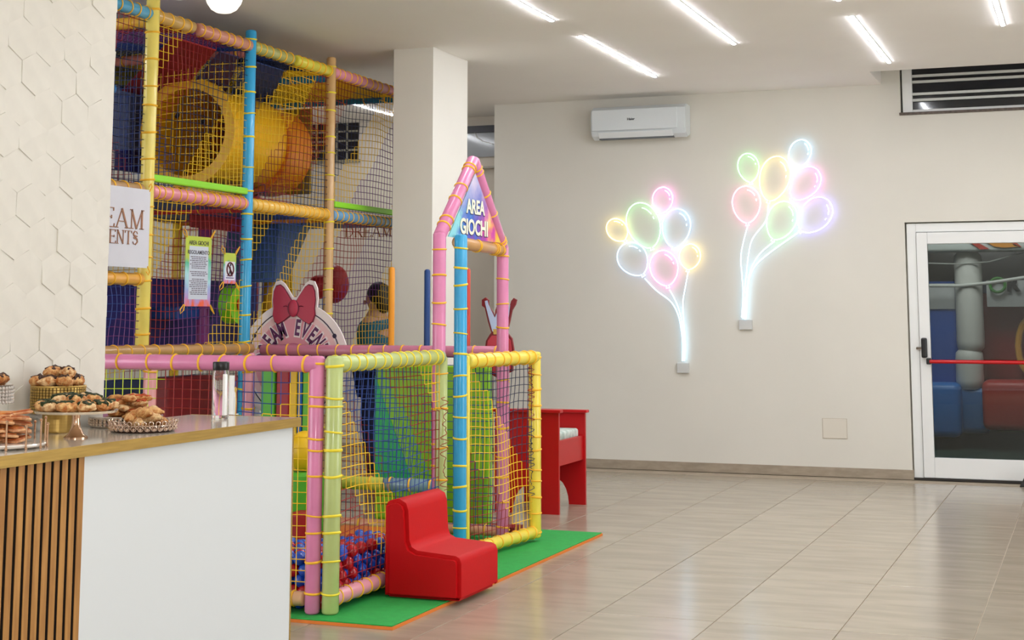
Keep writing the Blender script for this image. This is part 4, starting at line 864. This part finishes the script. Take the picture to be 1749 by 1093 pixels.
# slide inside
bm = bmesh.new(); pts = [at(x, y, 'X', -5.75) for x, y in ((478, 372), (540, 362), (492, 478), (468, 482))]; prism(bm, pts, (-.45, 0, 0)); o = obj('slide', bm, mat('3E5878', .4), gy); o.location = -gy.location; o['label'] = 'slate blue slide'
bm = bmesh.new(); q = at(572, 485, 'X', -5.85); blob(bm, q, .1, .16, .16, 3, .02); bm2 = bm; q = at(545, 490, 'X', -5.85); blob(bm, q, .09, .1, .1, 3, .02); o = obj('soft_cushion', bm, mat('9C1018', .5), gy); o.location = -gy.location; o['label'] = 'round red cushion'; smooth(o, 180)

# banner and notices hanging on the frame
bn = thing('banner', 'white hanging banner with copper serif lettering', 'banner', (-5.19, 7.39, 1.67)); z0, z1 = 0, .46; w2 = .82
BNM = mat('D6D4DC', .55, name='banner_vinyl', noise=.03, nscale=6)
obj('sheet', BOX(0, .004, -.63, .195, z0, z1), BNM, bn)
for i, (s, z, h_) in enumerate((('DREAM', .225, .108), ('EVENTS', .133, .076))):
    ls, tw = serif_text(s, h_); sx = 1.42 if i == 0 else 1.22
    y_end = .145 if i == 0 else .085
    for (bm, x), ch in zip(ls, s):
        o = obj('letter_'+ch.lower(), bm, mat('A8785C', .4, .2, 'copper_print'), bn); o.rotation_euler = (PI/2, 0, PI/2); o.scale = (sx, 1, 1); o.location = (.005, y_end-tw*sx+x*sx, z)
for y, z in ((.185, .45), (.185, .01), (-.6, .45), (-.6, .01)):
    bm = bmesh.new(); sgn = 1 if z > .2 else -1
    tube(bm, [(.004, y, z), (.012, y+.015, z+.03*sgn), (.0, y+.02, z+.05*sgn), (-.008, y+.01, z+.03*sgn)], .004, 6); obj('tie', bm, TIE, bn)
def notice(name, label, px0, py0, px1, py1, kind):
    A = at(px0, py1, 'X', -5.19); B = at(px1, py0, 'X', -5.19); w_ = B.y-A.y; h_ = B.z-A.z
    t = thing(name, label, 'sign', (-5.19, A.y, A.z)); t.rotation_euler = (.0, 0, 0)
    m = bpy.data.materials.new('rainbow_print'); m.use_nodes = True; nt = m.node_tree; N = nt.nodes; L = nt.links; b = N['Principled BSDF']; b.inputs['Roughness'].default_value = .3
    tc = N.new('ShaderNodeTexCoord'); sp = N.new('ShaderNodeSeparateXYZ'); L.new(tc.outputs['Generated'], sp.inputs[0]); nz = N.new('ShaderNodeTexNoise'); nz.inputs['Scale'].default_value = 4; L.new(tc.outputs['Generated'], nz.inputs[0])
    a1 = N.new('ShaderNodeMath'); a1.operation = 'MULTIPLY_ADD'; L.new(nz.outputs[0], a1.inputs[0]); a1.inputs[1].default_value = .5; L.new(sp.outputs['Z'], a1.inputs[2])
    cr = N.new('ShaderNodeValToRGB'); el = cr.color_ramp.elements; el[0].color = lin('E8603C'); el[0].position = .22; el[1].color = lin('B8C83C'); el[1].position = 1.25 if False else 1.0
    for p_, c in ((.32, 'B890C8'), (.5, '9AA8D8'), (.7, 'A8D8DC'), (.9, '48B48C')): e = el.new(p_); e.color = lin(c)
    L.new(a1.outputs[0], cr.inputs[0]); L.new(cr.outputs[0], b.inputs['Base Color'])
    obj('sheet', BOX(0, .003, 0, w_, 0, h_), m, t); pw = mat('DDE0E4', .4)
    if kind == 1:
        obj('print_field', BOX(.003, .0036, w_*.14, w_*.88, h_*.1, h_*.86), mat('C9CEDA', .4), t)
        for s, z, sz in (('AREA GIOCHI', .88, .036), ('REGOLAMENTO', .745, .034), ):
            o = obj('lettering', text_mesh(s, sz, .0004, .0005), mat('3C3440', .5), t); o.rotation_euler = (PI/2, 0, PI/2); o.location = (.0042, w_/2, h_*z)
        bm = bmesh.new(); z = h_*.7
        while z > h_*.12:
            a = random.uniform(.16, .26); 
            if random.random() > .2:
                y = w_*a
                while y < w_*(1-a)+.0:
                    l = random.uniform(.012, .035); box(bm, .0036, .0042, y, min(y+l, w_*.86), z, z+.0055); y += l+.005
            z -= .0115
        o = obj('print_lines', bm, mat('6A6272', .5), t); o['kind'] = 'stuff'
    else:
        obj('print_field', BOX(.003, .0036, w_*.1, w_*.9, h_*.12, h_*.72), mat('DCDCE4', .4), t)
        bm = bmesh.new(); R0 = w_*.27; c = Vector((.005, w_/2, h_*.47)); tube(bm, [c+Vector((0, R0*math.cos(k*PI/12), R0*1.05*math.sin(k*PI/12))) for k in range(24)], .005, 6, closed=True); tube(bm, [c+Vector((0, -R0*.7, R0*.75)), c+Vector((0, R0*.7, -R0*.75))], .005, 6); obj('prohibition_ring', bm, mat('5A1824', .5), t)
        bm = bmesh.new(); blob(bm, c+Vector((.0, .005, .028)), .002, .009, .01, 1, 0); blob(bm, c+Vector((0, 0, .0)), .002, .009, .022, 1, 0); tube(bm, [c+Vector((0, -.002, -.01)), c+Vector((0, -.014, -.035))], .004, 5); tube(bm, [c+Vector((0, .002, -.01)), c+Vector((0, .012, -.033))], .004, 5); obj('figure_pictogram', bm, mat('2A2030', .5), t)
        bm = bmesh.new(); box(bm, .0036, .0044, w_*.25, w_*.75, h_*.24, h_*.27); box(bm, .0036, .0044, w_*.18, w_*.82, h_*.17, h_*.2); obj('print_lines', bm, mat('5A4A80', .5), t)
    for y, z, s in ((.01, h_-.01, 1), (w_-.01, h_-.01, 1), (.0, .01, -1), (w_, .01, -1)):
        sg_ = -1 if y < w_/2 else 1
        bm = bmesh.new(); tube(bm, [(.004, y, z), (.012, y+.02*sg_, z+.035*s), (.006, y+.045*sg_, z+.055*s), (-.006, y+.03*sg_, z+.03*s), (-.002, y, z)], .0035, 6); obj('tie', bm, TIE, t)
notice('rules_notice', 'tall rainbow bordered rules notice tied to the net', 314, 406, 361, 523, 1)
notice('warning_notice', 'small rainbow edged notice with prohibition ring tied to the net', 381, 433, 403, 484, 2)

# ================================================================ PERSON behind the net
pr = thing('person', 'person with black hair in a teal top standing behind the net, seen from the side', 'person', (-5.62, 11.55, 0))
def skin(name, verts, edges, radii, m, root, parent, lev=2):
    me = bpy.data.meshes.new(name); me.from_pydata(verts, edges, []); o = obj(name, me, m, parent)
    md = o.modifiers.new('Skin', 'SKIN'); md.use_smooth_shade = True
    for i, sv in enumerate(me.skin_vertices[0].data): sv.radius = radii[i] if isinstance(radii[i], tuple) else (radii[i],)*2; sv.use_root = (i == root)
    s = o.modifiers.new('Sub', 'SUBSURF'); s.levels = lev; s.render_levels = lev
    dg = bpy.context.evaluated_depsgraph_get(); dg.update(); me2 = bpy.data.meshes.new_from_object(o.evaluated_get(dg)); o.modifiers.clear(); o.data = me2
    for p_ in me2.polygons: p_.use_smooth = True
    return o
# faces -x (towards the left of the picture); x forward = -x
V = [(0, 0, .9), (0, 0, 1.08), (-.01, 0, 1.26), (0, 0, 1.36), (-.01, 0, 1.44), (-.025, 0, 1.52), (-.03, 0, 1.6),
     (0, -.17, 1.33), (.0, -.23, 1.08), (-.14, -.2, 1.0), (-.23, -.16, 1.02), (0, .17, 1.33), (0, .23, 1.08), (-.14, .2, 1.0), (-.23, .16, 1.02),
     (0, -.09, .86), (-.01, -.09, .48), (.02, -.09, .08), (-.1, -.09, .04), (0, .09, .86), (.0, .1, .48), (.03, .1, .08), (-.09, .1, .04)]
Ed = [(0, 1), (1, 2), (2, 3), (3, 4), (4, 5), (5, 6), (3, 7), (7, 8), (8, 9), (9, 10), (3, 11), (11, 12), (12, 13), (13, 14), (0, 15), (15, 16), (16, 17), (17, 18), (0, 19), (19, 20), (20, 21), (21, 22)]
Rr = [.125, .115, .135, .1, .048, .085, .075, .06, .045, .034, .03, .06, .045, .034, .03, .085, .055, .04, .035, .085, .055, .04, .035]
skin('body', V, Ed, Rr, mat('B98A6C', .5, name='skin'), 0, pr)
skin('shirt', [V[i] for i in (0, 1, 2, 3, 7, 8, 11, 12)], [(0, 1), (1, 2), (2, 3), (3, 4), (4, 5), (3, 6), (6, 7)], [.15, .14, .165, .15, .095, .062, .095, .062], mat('0E5A72', .8, name='teal_cloth', bump=.2), 0, pr)
skin('trousers', [V[0], V[15], V[16], V[17], V[19], V[20], V[21]], [(0, 1), (1, 2), (2, 3), (0, 4), (4, 5), (5, 6)], [.14, .1, .072, .06, .1, .072, .06], mat('182040', .8, name='navy_cloth'), 0, pr)
bm = bmesh.new(); blob(bm, (.015, 0, 1.57), .105, .095, .105, 3, .05); blob(bm, (.06, 0, 1.5), .07, .08, .1, 2, .05); smooth(obj('hair', bm, mat('0C0A10', .5, name='black_hair'), pr), 180)
bm = bmesh.new(); blob(bm, (-.115, 0, 1.5), .016, .012, .02, 2, 0); smooth(obj('nose', bm, mat('B98A6C', .5, name='skin'), pr), 180)
